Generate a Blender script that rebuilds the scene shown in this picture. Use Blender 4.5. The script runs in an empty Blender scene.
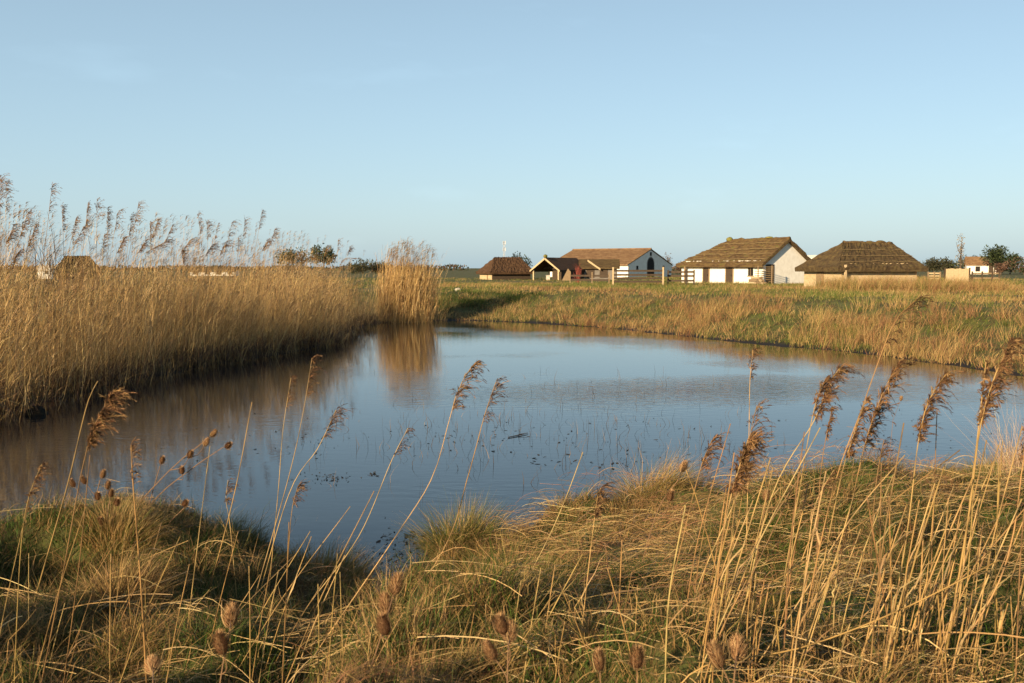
import bpy, math, random
import numpy as np
random.seed(7)
R = np.random.default_rng(11)
PI = math.pi
S = bpy.context.scene
COL = S.collection

# ------------------------------------------------------------------ camera
W_, H_, F = 1024, 683, 995.0
CZ = 2.6
TH = math.atan(73.5 / F)
cam = bpy.data.cameras.new('camera')
cam.sensor_width = 36.0
cam.lens = F / W_ * 36.0
cam.clip_start = 0.1
cam.clip_end = 6000
cam.dof.use_dof = True
cam.dof.focus_distance = 12.0
cam.dof.aperture_fstop = 8.0
camo = bpy.data.objects.new('camera', cam)
camo.location = (0, 0, CZ)
camo.rotation_euler = (PI / 2 - TH, 0, 0)
COL.objects.link(camo)
S.camera = camo


def ray(px, py):
    u, v = (px - W_ / 2) / F, (H_ / 2 - py) / F
    return np.array([u, math.cos(TH) + v * math.sin(TH), -math.sin(TH) + v * math.cos(TH)])


def P(px, py, Y):
    d = ray(px, py)
    return np.array([0, 0, CZ]) + d * (Y / d[1])


def G(px, py, z=0.0):
    d = ray(px, py)
    return np.array([0, 0, CZ]) + d * ((z - CZ) / d[2])


# ------------------------------------------------------------------ noise / terrain
_g = R.random((256, 256))


def vnoise(x, y, sc):
    x = np.asarray(x) / sc + 1000.37
    y = np.asarray(y) / sc + 1000.71
    xi, yi = np.floor(x).astype(int), np.floor(y).astype(int)
    fx, fy = x - xi, y - yi
    fx = fx * fx * (3 - 2 * fx)
    fy = fy * fy * (3 - 2 * fy)
    a, b = _g[xi % 256, yi % 256], _g[(xi + 1) % 256, yi % 256]
    c, d = _g[xi % 256, (yi + 1) % 256], _g[(xi + 1) % 256, (yi + 1) % 256]
    return (a * (1 - fx) + b * fx) * (1 - fy) + (c * (1 - fx) + d * fx) * fy


def sst(a, b, x):
    t = np.clip((np.asarray(x) - a) / (b - a), 0, 1)
    return t * t * (3 - 2 * t)


SHORE_PX = [(-150, 580), (0, 560), (80, 555), (160, 548), (215, 540), (270, 553), (330, 575), (365, 600), (392, 612), (418, 590),
            (440, 562), (470, 556), (520, 553), (570, 541), (620, 530), (680, 525), (750, 520), (820, 512), (880, 504), (940, 494), (1000, 482),
            (1060, 468), (1150, 450), (1260, 425), (1270, 405), (1180, 392), (1100, 383), (1024, 376), (980, 369), (920, 362), (870, 355), (800, 348), (730, 341),
            (660, 334), (600, 328), (540, 323), (480, 321), (440, 321), (400, 322), (372, 324), (352, 329), (337, 337), (322, 346),
            (280, 353), (240, 360), (190, 368), (130, 381), (60, 398), (0, 415), (-80, 440), (-200, 478), (-240, 530)]
SHORE = np.array([G(a, b)[:2] for a, b in SHORE_PX])


def sdist(x, y):
    x = np.asarray(x, float)
    y = np.asarray(y, float)
    best = np.full(x.shape, 1e9)
    inside = np.zeros(x.shape, bool)
    n = len(SHORE)
    for i in range(n):
        ax, ay = SHORE[i]
        bx, by = SHORE[(i + 1) % n]
        dx, dy = bx - ax, by - ay
        t = np.clip(((x - ax) * dx + (y - ay) * dy) / (dx * dx + dy * dy), 0, 1)
        best = np.minimum(best, (x - ax - t * dx) ** 2 + (y - ay - t * dy) ** 2)
        if abs(dy) > 1e-9:
            c = ((ay > y) != (by > y)) & (x < (bx - ax) * (y - ay) / dy + ax)
            inside ^= c
    d = np.sqrt(best)
    return np.where(inside, -d, d)


def height(x, y):
    x = np.asarray(x, float)
    y = np.asarray(y, float)
    sd = sdist(x, y)
    sd = sd + (vnoise(x, y, .7) - .5) * .5 * sst(30, 12, y) + (vnoise(x, y, 2.2) - .5) * .7 * sst(15, 30, y)
    o = np.maximum(sd, 0)
    wn = sst(16, 11, y - .15 * np.maximum(x, 0))
    wl = sst(-2.0, -5.0, x + (y - 40) * .09) * (1 - wn) * sst(60, 48, y)
    near = .92 * (1 - np.exp(-o / 1.7)) + .27 * (vnoise(x, y, .95) - .5) * sst(0, .8, o) * 2 + .17 * (vnoise(x, y, .42) - .5) * sst(0, .6, o) * 2
    near = near * (1 - .8 * np.exp(-((x + .95) / .75) ** 2) * sst(4.6, 6.6, y))
    far = 1.27 * sst(-1, 9, o) * (1 - np.exp(-o / 1.2)) + .25 * (vnoise(x, y, 2.3) - .5) * sst(.3, 2, o) * sst(120, 50, y)
    left = .55 * (1 - np.exp(-o / 3))
    z = near * wn + left * wl + far * (1 - wn - wl)
    z = z + (1.27 - z) * sst(14, 40, o) * (1 - wn)
    return np.where(sd > 0, z + .02, np.maximum(sd * .25, -.6))


def h1(x, y):
    return float(height(np.array([x]), np.array([y]))[0])


# ------------------------------------------------------------------ mesh helpers
def mesh_np(name, v, f4, mat, col=None, smooth=False):
    m = bpy.data.meshes.new(name)
    v = np.ascontiguousarray(v, dtype=np.float32)
    f4 = np.ascontiguousarray(f4, dtype=np.int32)
    m.vertices.add(len(v))
    m.vertices.foreach_set('co', v.ravel())
    m.loops.add(f4.size)
    m.loops.foreach_set('vertex_index', f4.ravel())
    m.polygons.add(len(f4))
    m.polygons.foreach_set('loop_start', np.arange(len(f4), dtype=np.int32) * f4.shape[1])
    if smooth:
        m.polygons.foreach_set('use_smooth', np.ones(len(f4), bool))
    m.update(calc_edges=True)
    if col is not None:
        a = m.color_attributes.new('tint', 'FLOAT_COLOR', 'POINT')
        c = np.ones((len(v), 4), np.float32)
        c[:, :3] = col
        a.data.foreach_set('color', c.ravel())
    m.materials.append(mat)
    return m


def link(name, mesh, parent=None, loc=(0, 0, 0), rotz=0):
    o = bpy.data.objects.new(name, mesh)
    COL.objects.link(o)
    o.location = loc
    o.rotation_euler = (0, 0, rotz)
    if parent is not None:
        o.parent = parent
    return o


def tag(o, label, cat, group=None, kind=None):
    o['label'] = label
    if cat:
        o['category'] = cat
    if group:
        o['group'] = group
    if kind:
        o['kind'] = kind
    return o


def thing(name, label, cat, loc=(0, 0, 0), rotz=0, group=None):
    return tag(link(name, None, None, tuple(loc), rotz), label, cat, group)


class MB:
    """collects quads (triangles as degenerate-free tri list) for one mesh"""

    def __init__(self):
        self.v = []
        self.f = []

    def add(self, vs, fs):
        o = len(self.v)
        self.v += [tuple(float(c) for c in p) for p in vs]
        self.f += [tuple(i + o for i in q) for q in fs]

    def box(self, c, s, rz=0, tilt=0):
        cx, cy, cz = c
        hx, hy, hz = s[0] / 2, s[1] / 2, s[2] / 2
        vs = []
        for dz in (-hz, hz):
            for dx, dy in ((-hx, -hy), (hx, -hy), (hx, hy), (-hx, hy)):
                x, z = dx * math.cos(tilt) + dz * math.sin(tilt), -dx * math.sin(tilt) + dz * math.cos(tilt)
                vs.append((cx + x * math.cos(rz) - dy * math.sin(rz), cy + x * math.sin(rz) + dy * math.cos(rz), cz + z))
        self.add(vs, [(3, 2, 1, 0), (4, 5, 6, 7), (0, 1, 5, 4), (1, 2, 6, 5), (2, 3, 7, 6), (3, 0, 4, 7)])
        return self

    def tube(self, pts, rad, n=6, cap=True):
        pts = [np.array(p, float) for p in pts]
        if not hasattr(rad, '__len__'):
            rad = [rad] * len(pts)
        vs = []
        fs = []
        for i, p in enumerate(pts):
            d = pts[min(i + 1, len(pts) - 1)] - pts[max(i - 1, 0)]
            d = d / (np.linalg.norm(d) + 1e-9)
            a = np.cross(d, (0.31, 0.94, 0.13) if abs(d[1]) < .9 else (1, 0, 0))
            a /= np.linalg.norm(a)
            b = np.cross(d, a)
            for k in range(n):
                t = 2 * PI * k / n
                vs.append(p + rad[i] * (math.cos(t) * a + math.sin(t) * b))
        for i in range(len(pts) - 1):
            for k in range(n):
                k2 = (k + 1) % n
                fs.append((i * n + k, i * n + k2, (i + 1) * n + k2, (i + 1) * n + k))
        if cap:
            fs.append(tuple(range(n - 1, -1, -1)))
            fs.append(tuple((len(pts) - 1) * n + k for k in range(n)))
        self.add(vs, fs)
        return self

    def prism(self, poly, y0, y1):
        """polygon in x,z extruded along y"""
        n = len(poly)
        vs = [(x, y0, z) for x, z in poly] + [(x, y1, z) for x, z in poly]
        fs = [tuple(range(n)), tuple(range(2 * n - 1, n - 1, -1))]
        for i in range(n):
            j = (i + 1) % n
            fs.append((j, i, i + n, j + n))
        self.add(vs, fs)
        return self

    def build(self, name, mat, parent=None, loc=(0, 0, 0), rotz=0, smooth=False):
        m = bpy.data.meshes.new(name)
        m.from_pydata(self.v, [], self.f)
        m.materials.append(mat)
        if smooth:
            m.polygons.foreach_set('use_smooth', [True] * len(m.polygons))
        m.update()
        return link(name, m, parent, loc, rotz)


def strips(path, width, side):
    """path (n,s+1,3), width (n,s+1), side (n,3) -> quads"""
    n, s1, _ = path.shape
    off = side[:, None, :] * (width * .5)[:, :, None]
    v = np.stack([path - off, path + off], 2).reshape(-1, 3)
    base = (np.arange(n) * s1 * 2)[:, None] + (np.arange(s1 - 1) * 2)[None, :]
    f = np.stack([base, base + 1, base + 3, base + 2], -1).reshape(-1, 4)
    return v, f


def blades(p, H, Wd, dirang, lean, col, segs=3, curve=1.7, tip=.12, yaw=None, wobble=.035):
    n = len(p)
    t = np.linspace(0, 1, segs + 1)[None, :]
    H = np.broadcast_to(H, n)
    Wd = np.broadcast_to(Wd, n)
    lean = np.broadcast_to(lean, n)
    hx = H[:, None] * lean[:, None] * t ** curve
    z = H[:, None] * (t - (1 - np.sqrt(np.maximum(1 - np.minimum(lean, .97) ** 2, 0)))[:, None] * t ** 2)
    path = np.empty((n, segs + 1, 3))
    path[:, :, 0] = p[:, 0, None] + hx * np.cos(dirang)[:, None]
    path[:, :, 1] = p[:, 1, None] + hx * np.sin(dirang)[:, None]
    path[:, :, 2] = p[:, 2, None] + z
    wob = np.cumsum(R.normal(0, wobble, (n, segs + 1, 2)), 1) * H[:, None, None]
    wob[:, 0] = 0
    path[:, :, :2] += wob
    w = Wd[:, None] * (1 - (1 - tip) * t ** 1.5)
    if yaw is None:
        yaw = R.random(n) * PI
    side = np.stack([np.cos(yaw), np.sin(yaw), np.zeros(n)], 1)
    v, f = strips(path, w, side)
    c = np.repeat(np.broadcast_to(col, (n, 3)), (segs + 1) * 2, 0)
    return v, f, c


def cat_parts(parts):
    v, f, c, o = [], [], [], 0
    for a, b, d in parts:
        v.append(a)
        f.append(b + o)
        c.append(d)
        o += len(a)
    return np.concatenate(v), np.concatenate(f), np.concatenate(c)


def cmix(n, cols, w, jit=.18):
    cols = np.array(cols)
    w = np.array(w, float)
    i = R.choice(len(cols), n, p=w / w.sum())
    return np.clip(cols[i] * (1 + (R.random((n, 1)) - .5) * 2 * jit) * (1 + (R.random((n, 3)) - .5) * .12), .004, .9)


# ------------------------------------------------------------------ materials
def newmat(name):
    m = bpy.data.materials.new(name)
    m.use_nodes = True
    nt = m.node_tree
    nt.nodes.clear()
    out = nt.nodes.new('ShaderNodeOutputMaterial')
    return m, nt, out


def N(nt, t, **k):
    n = nt.nodes.new(t)
    for a, b in k.items():
        if a.startswith('i_'):
            n.inputs[a[2:].replace('_', ' ')].default_value = b
        else:
            setattr(n, a, b)
    return n


def tint_mat(name, transl=.3, rough=.6, spec=.25):
    m, nt, out = newmat(name)
    at = N(nt, 'ShaderNodeAttribute', attribute_name='tint')
    pb = N(nt, 'ShaderNodeBsdfPrincipled')
    pb.inputs['Roughness'].default_value = rough
    pb.inputs['Specular IOR Level'].default_value = spec
    nt.links.new(at.outputs['Color'], pb.inputs['Base Color'])
    tr = N(nt, 'ShaderNodeBsdfTranslucent')
    nt.links.new(at.outputs['Color'], tr.inputs['Color'])
    mx = N(nt, 'ShaderNodeMixShader')
    mx.inputs[0].default_value = transl
    nt.links.new(pb.outputs[0], mx.inputs[1])
    nt.links.new(tr.outputs[0], mx.inputs[2])
    nt.links.new(mx.outputs[0], out.inputs[0])
    return m


def noise_mat(name, cols, scale=5, stretch=(1, 1, 1), rough=.85, bump=.3, bdist=.02, detail=6, pos=None, coord='Object', spec=.2, scale2=None):
    m, nt, out = newmat(name)
    tc = N(nt, 'ShaderNodeTexCoord')
    mp = N(nt, 'ShaderNodeMapping')
    mp.inputs['Scale'].default_value = stretch
    nt.links.new(tc.outputs[coord], mp.inputs[0])
    nz = N(nt, 'ShaderNodeTexNoise')
    nz.inputs['Scale'].default_value = scale
    nz.inputs['Detail'].default_value = detail
    nz.inputs['Roughness'].default_value = .65
    nt.links.new(mp.outputs[0], nz.inputs[0])
    rp = N(nt, 'ShaderNodeValToRGB')
    e = rp.color_ramp.elements
    k = len(cols)
    while len(e) < k:
        e.new(.5)
    for i, c in enumerate(cols):
        e[i].position = pos[i] if pos else .3 + .4 * i / max(k - 1, 1)
        e[i].color = (*c, 1)
    nt.links.new(nz.outputs['Fac'], rp.inputs[0])
    pb = N(nt, 'ShaderNodeBsdfPrincipled')
    pb.inputs['Roughness'].default_value = rough
    pb.inputs['Specular IOR Level'].default_value = spec
    nt.links.new(rp.outputs[0], pb.inputs['Base Color'])
    if bump:
        bp = N(nt, 'ShaderNodeBump')
        bp.inputs['Strength'].default_value = bump
        bp.inputs['Distance'].default_value = bdist
        nt.links.new(nz.outputs['Fac'], bp.inputs['Height'])
        nt.links.new(bp.outputs[0], pb.inputs['Normal'])
    nt.links.new(pb.outputs[0], out.inputs[0])
    return m


M = {}
M['grass'] = tint_mat('grass_blade', .32)
M['straw'] = tint_mat('dry_reed', .15, .5, .35)
M['plume'] = tint_mat('reed_plume', .35, .8, .1)
M['leaf'] = tint_mat('tree_leaf', .2, .6)
M['soil'] = noise_mat('soil_and_turf', [(.03, .024, .012), (.075, .062, .022), (.085, .10, .028), (.2, .14, .055)], 2.2, bump=.5, bdist=.05, coord='Object', pos=[.3, .42, .55, .72])
M['white'] = noise_mat('limewashed_wall', [(.66, .63, .56), (.8, .78, .72)], 2.5, bump=.4, bdist=.02)
M['wood'] = noise_mat('weathered_wood', [(.15, .1, .06), (.3, .22, .13)], 4, (1, 1, 9), bump=.4, bdist=.01)
M['palewood'] = noise_mat('pale_board', [(.36, .27, .16), (.52, .41, .25)], 3, (1, 1, 7), bump=.4, bdist=.01)
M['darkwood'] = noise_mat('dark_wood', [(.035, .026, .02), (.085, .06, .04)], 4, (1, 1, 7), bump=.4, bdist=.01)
M['greywood'] = noise_mat('grey_board', [(.12, .11, .10), (.2, .18, .16)], 3, (6, 6, 1), bump=.4, bdist=.01)
M['redwood'] = noise_mat('reddish_board', [(.15, .06, .04), (.24, .11, .07)], 3, (6, 6, 1), bump=.4, bdist=.01)
M['dark'] = noise_mat('dark_opening', [(.012, .011, .01), (.025, .022, .02)], 4, bump=0)
M['thatch'] = noise_mat('mossy_thatch', [(.035, .022, .013), (.08, .05, .024), (.12, .08, .034), (.075, .08, .02)], 1.6, (1, 3.5, 3.5), bump=.9, bdist=.08, pos=[.3, .45, .56, .66], detail=9)
M['thatchbrown'] = noise_mat('brown_thatch', [(.03, .02, .012), (.065, .044, .022), (.095, .068, .03), (.07, .078, .02)], 2.0, (1, 3, 3), bump=.9, bdist=.08, pos=[.3, .46, .6, .74], detail=9)
M['thatchdark'] = noise_mat('dark_thatch', [(.025, .016, .01), (.07, .038, .02), (.1, .06, .03)], 2.2, (1, 3, 3), bump=.9, bdist=.08)
M['moss'] = noise_mat('mossy_ridge', [(.06, .06, .018), (.17, .16, .04), (.25, .18, .08)], 3, bump=.9, bdist=.06)
M['rod'] = noise_mat('straw_batten', [(.13, .095, .05), (.24, .175, .09)], 4, bump=.2)
M['tile'] = noise_mat('clay_tiles', [(.09, .055, .032), (.17, .097, .05), (.21, .13, .065), (.29, .19, .11)], 1.1, (1, 2, 2), bump=.6, bdist=.06, detail=10, pos=[.3, .45, .55, .72])
M['stone'] = noise_mat('pale_stone', [(.35, .32, .27), (.55, .5, .43)], 6, bump=.5)
M['metal'] = noise_mat('grey_steel', [(.4, .41, .42), (.55, .56, .57)], 6, bump=0, rough=.5)
M['bark'] = noise_mat('tree_bark', [(.05, .035, .025), (.13, .1, .07)], 6, (1, 1, .2), bump=.6)
M['redstem'] = noise_mat('red_twig', [(.22, .05, .04), (.35, .1, .07)], 6, bump=0)
M['teasel'] = tint_mat('teasel_head', .1, .8, .1)
M['mud'] = noise_mat('dark_mud', [(.006, .005, .004), (.02, .016, .01)], 8, bump=.8, bdist=.03)

# wet dark mud along the waterline of the soil
nt = M['soil'].node_tree
gp = N(nt, 'ShaderNodeNewGeometry')
sz = N(nt, 'ShaderNodeSeparateXYZ')
nt.links.new(gp.outputs['Position'], sz.inputs[0])
mr = N(nt, 'ShaderNodeMapRange')
for k, v in (('From Min', .03), ('From Max', .13), ('To Min', 0), ('To Max', 1)):
    mr.inputs[k].default_value = v
nt.links.new(sz.outputs['Z'], mr.inputs['Value'])
pbs = next(n_ for n_ in nt.nodes if n_.type == 'BSDF_PRINCIPLED')
src = pbs.inputs['Base Color'].links[0].from_socket
mxc = N(nt, 'ShaderNodeMixRGB')
mxc.inputs[1].default_value = (.018, .013, .009, 1)
nt.links.new(mr.outputs[0], mxc.inputs[0])
nt.links.new(src, mxc.inputs[2])
nt.links.new(mxc.outputs[0], pbs.inputs['Base Color'])
mr2 = N(nt, 'ShaderNodeMapRange')
for k, v in (('From Min', .03), ('From Max', .10), ('To Min', .65), ('To Max', .85)):
    mr2.inputs[k].default_value = v
nt.links.new(sz.outputs['Z'], mr2.inputs['Value'])
nt.links.new(mr2.outputs[0], pbs.inputs['Roughness'])

# water
m, nt, out = newmat('pond_water')
pb = N(nt, 'ShaderNodeBsdfPrincipled')
pb.inputs['Base Color'].default_value = (.009, .014, .019, 1)
pb.inputs['Roughness'].default_value = .035
pb.inputs['IOR'].default_value = 1.333
tc = N(nt, 'ShaderNodeTexCoord')
mp = N(nt, 'ShaderNodeMapping')
mp.inputs['Scale'].default_value = (1, 2.2, 1)
nt.links.new(tc.outputs['Object'], mp.inputs[0])
n1 = N(nt, 'ShaderNodeTexNoise')
n1.inputs['Scale'].default_value = 3.2
n1.inputs['Detail'].default_value = 4
nt.links.new(mp.outputs[0], n1.inputs[0])
n2 = N(nt, 'ShaderNodeTexNoise')
n2.inputs['Scale'].default_value = .16
n2.inputs['Detail'].default_value = 2
nt.links.new(tc.outputs['Object'], n2.inputs[0])
rp = N(nt, 'ShaderNodeMapRange')
for k, v in (('From Min', .52), ('From Max', .7), ('To Min', .05), ('To Max', .3)):
    rp.inputs[k].default_value = v
nt.links.new(n2.outputs['Fac'], rp.inputs['Value'])
gm = N(nt, 'ShaderNodeMapping', vector_type='TEXTURE')
gm.inputs['Location'].default_value = (3.2, 21.0, 0)
gm.inputs['Scale'].default_value = (6.5, 3.2, 5)
gm.inputs['Rotation'].default_value = (0, 0, .25)
nt.links.new(tc.outputs['Object'], gm.inputs[0])
gr = N(nt, 'ShaderNodeTexGradient', gradient_type='SPHERICAL')
nt.links.new(gm.outputs[0], gr.inputs[0])
mu = N(nt, 'ShaderNodeMath', operation='MULTIPLY')
mu.inputs[1].default_value = .9
nt.links.new(gr.outputs['Fac'], mu.inputs[0])
ad = N(nt, 'ShaderNodeMath', operation='ADD')
nt.links.new(mu.outputs[0], ad.inputs[0])
nt.links.new(rp.outputs[0], ad.inputs[1])
bp = N(nt, 'ShaderNodeBump')
bp.inputs['Distance'].default_value = .03
nt.links.new(ad.outputs[0], bp.inputs['Strength'])
nt.links.new(n1.outputs['Fac'], bp.inputs['Height'])
nt.links.new(bp.outputs[0], pb.inputs['Normal'])
nt.links.new(pb.outputs[0], out.inputs[0])
M['water'] = m

# ------------------------------------------------------------------ light
AZ = math.radians(217)
EL = math.radians(17)
w = bpy.data.worlds.new('World')
S.world = w
w.use_nodes = True
wn = w.node_tree
sk = wn.nodes.new('ShaderNodeTexSky')
sk.sky_type = 'NISHITA'
sk.sun_disc = False
sk.sun_elevation = EL
sk.sun_rotation = AZ
sk.air_density = 1.0
sk.dust_density = 1.2
sk.ozone_density = 2.0
bg = wn.nodes['Background']
# pale moisture veil of the lower sky, thinning towards the zenith, added to the clear sky
vs_ = wn.nodes.new('ShaderNodeVectorMath')
vs_.operation = 'MULTIPLY_ADD'
vs_.inputs[1].default_value = (.6, .6, .6)
wn.links.new(sk.outputs[0], vs_.inputs[0])
tcw = wn.nodes.new('ShaderNodeTexCoord')
sx = wn.nodes.new('ShaderNodeSeparateXYZ')
wn.links.new(tcw.outputs['Generated'], sx.inputs[0])
def wmath(op, a, b):
    n_ = wn.nodes.new('ShaderNodeMath')
    n_.operation = op
    for i_, q_ in enumerate((a, b)):
        if isinstance(q_, (int, float)):
            n_.inputs[i_].default_value = q_
        else:
            wn.links.new(q_, n_.inputs[i_])
    return n_.outputs[0]
zz_ = wmath('DIVIDE', sx.outputs['Z'], .55)
ee_ = wmath('POWER', 2.71828, wmath('MULTIPLY', wmath('MULTIPLY', zz_, zz_), -1.0))
# faint low cloud smudges
cn = wn.nodes.new('ShaderNodeTexNoise')
cn.inputs['Scale'].default_value = 7
cn.inputs['Detail'].default_value = 5
cm = wn.nodes.new('ShaderNodeMapping')
cm.inputs['Scale'].default_value = (1, 1, 3.5)
wn.links.new(tcw.outputs['Generated'], cm.inputs[0])
wn.links.new(cm.outputs[0], cn.inputs[0])
cr = wn.nodes.new('ShaderNodeMapRange')
for k_, v_ in (('From Min', .6), ('From Max', .8), ('To Min', 1.0), ('To Max', 1.10)):
    cr.inputs[k_].default_value = v_
wn.links.new(cn.outputs['Fac'], cr.inputs['Value'])
ee_ = wmath('MULTIPLY', ee_, cr.outputs[0])
vl = wn.nodes.new('ShaderNodeVectorMath')
vl.operation = 'SCALE'
vl.inputs[0].default_value = (2.95, 4.15, 4.95)
wn.links.new(ee_, vl.inputs['Scale'])
wn.links.new(vl.outputs[0], vs_.inputs[2])
wn.links.new(vs_.outputs[0], bg.inputs[0])
bg.inputs[1].default_value = .056
sun = bpy.data.lights.new('sun', 'SUN')
sun.energy = 5.0
sun.angle = math.radians(.6)
sun.color = (1, .76, .47)
so = bpy.data.objects.new('sun', sun)
so.location = (-30, -30, 30)
COL.objects.link(so)
from mathutils import Vector
tosun = Vector((math.sin(AZ) * math.cos(EL), math.cos(AZ) * math.cos(EL), math.sin(EL)))
so.rotation_euler = tosun.to_track_quat('Z', 'Y').to_euler()
S.view_settings.view_transform = 'Standard'
S.view_settings.look = 'None'
S.view_settings.exposure = .95
S.view_settings.gamma = 1
S.view_settings.use_curve_mapping = False
S.cycles.max_bounces = 6
S.cycles.transmission_bounces = 3
S.cycles.caustics_reflective = False

# ------------------------------------------------------------------ terrain & water
def axis(lo, hi, c0, c1, s0, g):
    a = list(np.arange(c0, c1, s0))
    x, s = c0, s0
    while x > lo:
        s *= g
        x -= s
        a.insert(0, x)
    x, s = a[-1], s0
    while x < hi:
        s *= g
        x += s
        a.append(x)
    return np.array(a)


xs = axis(-3000, 3000, -7, 9, .14, 1.045)
ys = axis(-60, 5000, 3.2, 14, .14, 1.035)
XX, YY = np.meshgrid(xs, ys)
ZZ = height(XX.ravel(), YY.ravel())
gv = np.stack([XX.ravel(), YY.ravel(), ZZ], 1)
nx, ny = len(xs), len(ys)
ii = (np.arange(ny - 1)[:, None] * nx + np.arange(nx - 1)[None, :]).ravel()
gf = np.stack([ii, ii + 1, ii + nx + 1, ii + nx], 1)
ground = link('ground', mesh_np('ground', gv, gf, M['soil'], smooth=True))
tag(ground, 'grassy earth banks round the pond and the flat green field beyond', None, kind='structure')

lo, hi = SHORE.min(0) - 2, SHORE.max(0) + 2
wv = [(lo[0], lo[1], 0), (hi[0], lo[1], 0), (hi[0], hi[1], 0), (lo[0], hi[1], 0)]
water = link('water', mesh_np('water', wv, np.array([[0, 1, 2, 3]]), M['water']))
tag(water, 'still dark pond water mirroring the blue sky', None, kind='structure')

GREEN = (.065, .092, .018)
LGREEN = (.135, .15, .032)
STRAW = (.46, .32, .13)
TAN = (.35, .22, .09)
RUST = (.27, .13, .065)
BROWN = (.11, .07, .035)


def ground_pts(n, x0, x1, y0, y1, cond=None):
    x = R.uniform(x0, x1, n)
    y = R.uniform(y0, y1, n)
    sd = sdist(x, y)
    k = sd > 0
    if cond is not None:
        k &= cond(x, y, sd)
    x, y = x[k], y[k]
    return np.stack([x, y, height(x, y)], 1)


def in_view(x, y, m=.06):
    return np.abs(x) < (512 / F + m) * y + .6


# ------------------------------------------------------------------ near bank grass (stuff)
def clumped(nc, per, x0, x1, y0, y1, cond, rad, hgt, kinds, lean=(.25, .9), wid=(.003, .006), dirc=0.1, dirs=1.3, segs=3, patch=None):
    c = ground_pts(nc, x0, x1, y0, y1, cond)
    n = len(c)
    idx = np.repeat(np.arange(n), per)
    rr = R.uniform(rad[0], rad[1], n)
    a = R.random(len(idx)) * 2 * PI
    q = np.sqrt(R.random(len(idx))) * rr[idx]
    x = c[idx, 0] + q * np.cos(a)
    y = c[idx, 1] + q * np.sin(a)
    z = height(x, y)
    ok = (sdist(x, y) > -.12)
    hh = R.uniform(hgt[0], hgt[1], n)[idx] * R.uniform(.55, 1.15, len(idx))
    dc = R.normal(dirc, dirs, n)[idx]
    # blades splay away from the middle of their clump, bent over by the wind
    out_w = q / rr[idx]
    dx = np.cos(a) * out_w * .8 + np.cos(dc) * .6
    dy = np.sin(a) * out_w * .8 + np.sin(dc) * .6
    d = np.arctan2(dy, dx) + R.normal(0, .3, len(idx))
    ln = np.clip(R.uniform(lean[0], lean[1], n)[idx] + .25 * out_w + R.normal(0, .12, len(idx)), .03, 1.25)
    pk = np.array([k[1] for k in kinds]) / sum(k[1] for k in kinds)
    if patch:
        u = vnoise(c[:, 0] + 37, c[:, 1] * .8, patch) + R.normal(0, .13, n)
        kk = np.minimum(np.searchsorted(np.cumsum(pk), np.argsort(np.argsort(u)) / n), len(kinds) - 1)[idx]
    else:
        kk = R.choice(len(kinds), n, p=pk)[idx]
    col = np.zeros((len(idx), 3))
    for j, (mix, _) in enumerate(kinds):
        s = kk == j
        col[s] = cmix(int(s.sum()), [m_[0] for m_ in mix], [m_[1] for m_ in mix])
    wd = R.uniform(wid[0], wid[1], len(idx))
    p = np.stack([x, y, z - .01], 1)
    return blades(p[ok], hh[ok], wd[ok], d[ok], ln[ok], col[ok], segs, wobble=.075)


NGREEN, NLIGHT, NSTRAW, NTAN = (.042, .066, .014), (.092, .115, .024), (.38, .25, .095), (.26, .155, .065)
KG = ([(NGREEN, 4), (NLIGHT, 3), ((.07, .125, .018), 4), (NSTRAW, 1.2)], 1)
KM = ([(NGREEN, 2.0), (NLIGHT, 2.5), (NSTRAW, 3), (NTAN, 2)], 1.2)
KS = ([(NSTRAW, 5), (NTAN, 3), (NLIGHT, 1), (BROWN, 1)], 1.1)
KB = ([(NTAN, 3), (RUST, 2), (BROWN, 3), (NSTRAW, 1)], .6)
near_c = lambda x, y, sd: in_view(x, y, .1) & (y - .15 * np.maximum(x, 0) < 14)
parts = []
parts.append(clumped(8500, 60, -6.5, 9.5, 3.0, 14, lambda x, y, sd: near_c(x, y, sd) & (vnoise(x + 11, y, .38) > .27), (.07, .2), (.05, .16), [(KG[0], 1.7), (KM[0], 1.3), (KS[0], .8)], lean=(.15, 1.0), wid=(.0022, .0045), segs=3, patch=.8, dirs=2.5))
parts.append(clumped(2200, 80, -6.5, 9.5, 3.0, 14, near_c, (.08, .22), (.08, .22), [(KG[0], 1.5), KM, (KS[0], .6)], segs=4, dirs=2.0, patch=.8))
parts.append(clumped(1300, 120, -6.5, 9.5, 3.2, 14, lambda x, y, sd: near_c(x, y, sd) & (vnoise(x, y, 1.3) > .45), (.12, .3), (.14, .34), [(KG[0], .8), KM, KS, KB], lean=(.15, .95), segs=4, patch=.9, dirs=2.2))
# taller fringe on the brink
parts.append(clumped(1500, 60, -6.5, .6, 3.6, 10, lambda x, y, sd: near_c(x, y, sd), (.05, .16), (.10, .30), [(KS[0], 1.3), KM, (KG[0], .5), (KB[0], .4)], lean=(.2, 1.1), segs=4, patch=.7, dirs=2.5))
parts.append(clumped(330, 80, -6.5, 9.5, 6.5, 14, lambda x, y, sd: near_c(x, y, sd) & (sd < .9) & ~((np.abs(x + 1.0) < .75) & (y > 7)), (.12, .28), (.25, .5), [(KM[0], 1), (KS[0], 1.3), (KB[0], .5)], lean=(.2, .9), segs=4))
# the bank goes on outside the frame
side_c = lambda x, y, sd: ~in_view(x, y, .1) & (np.abs(x) < y * 1.1 + 3.5) & (y - .15 * np.maximum(x, 0) < 15)
parts.append(clumped(9000, 34, -12, 15, .8, 15, side_c, (.1, .3), (.08, .28), [(KG[0], 1.2), KM, KS], lean=(.2, 1.0), wid=(.004, .009), segs=3, patch=1.1))
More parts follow.
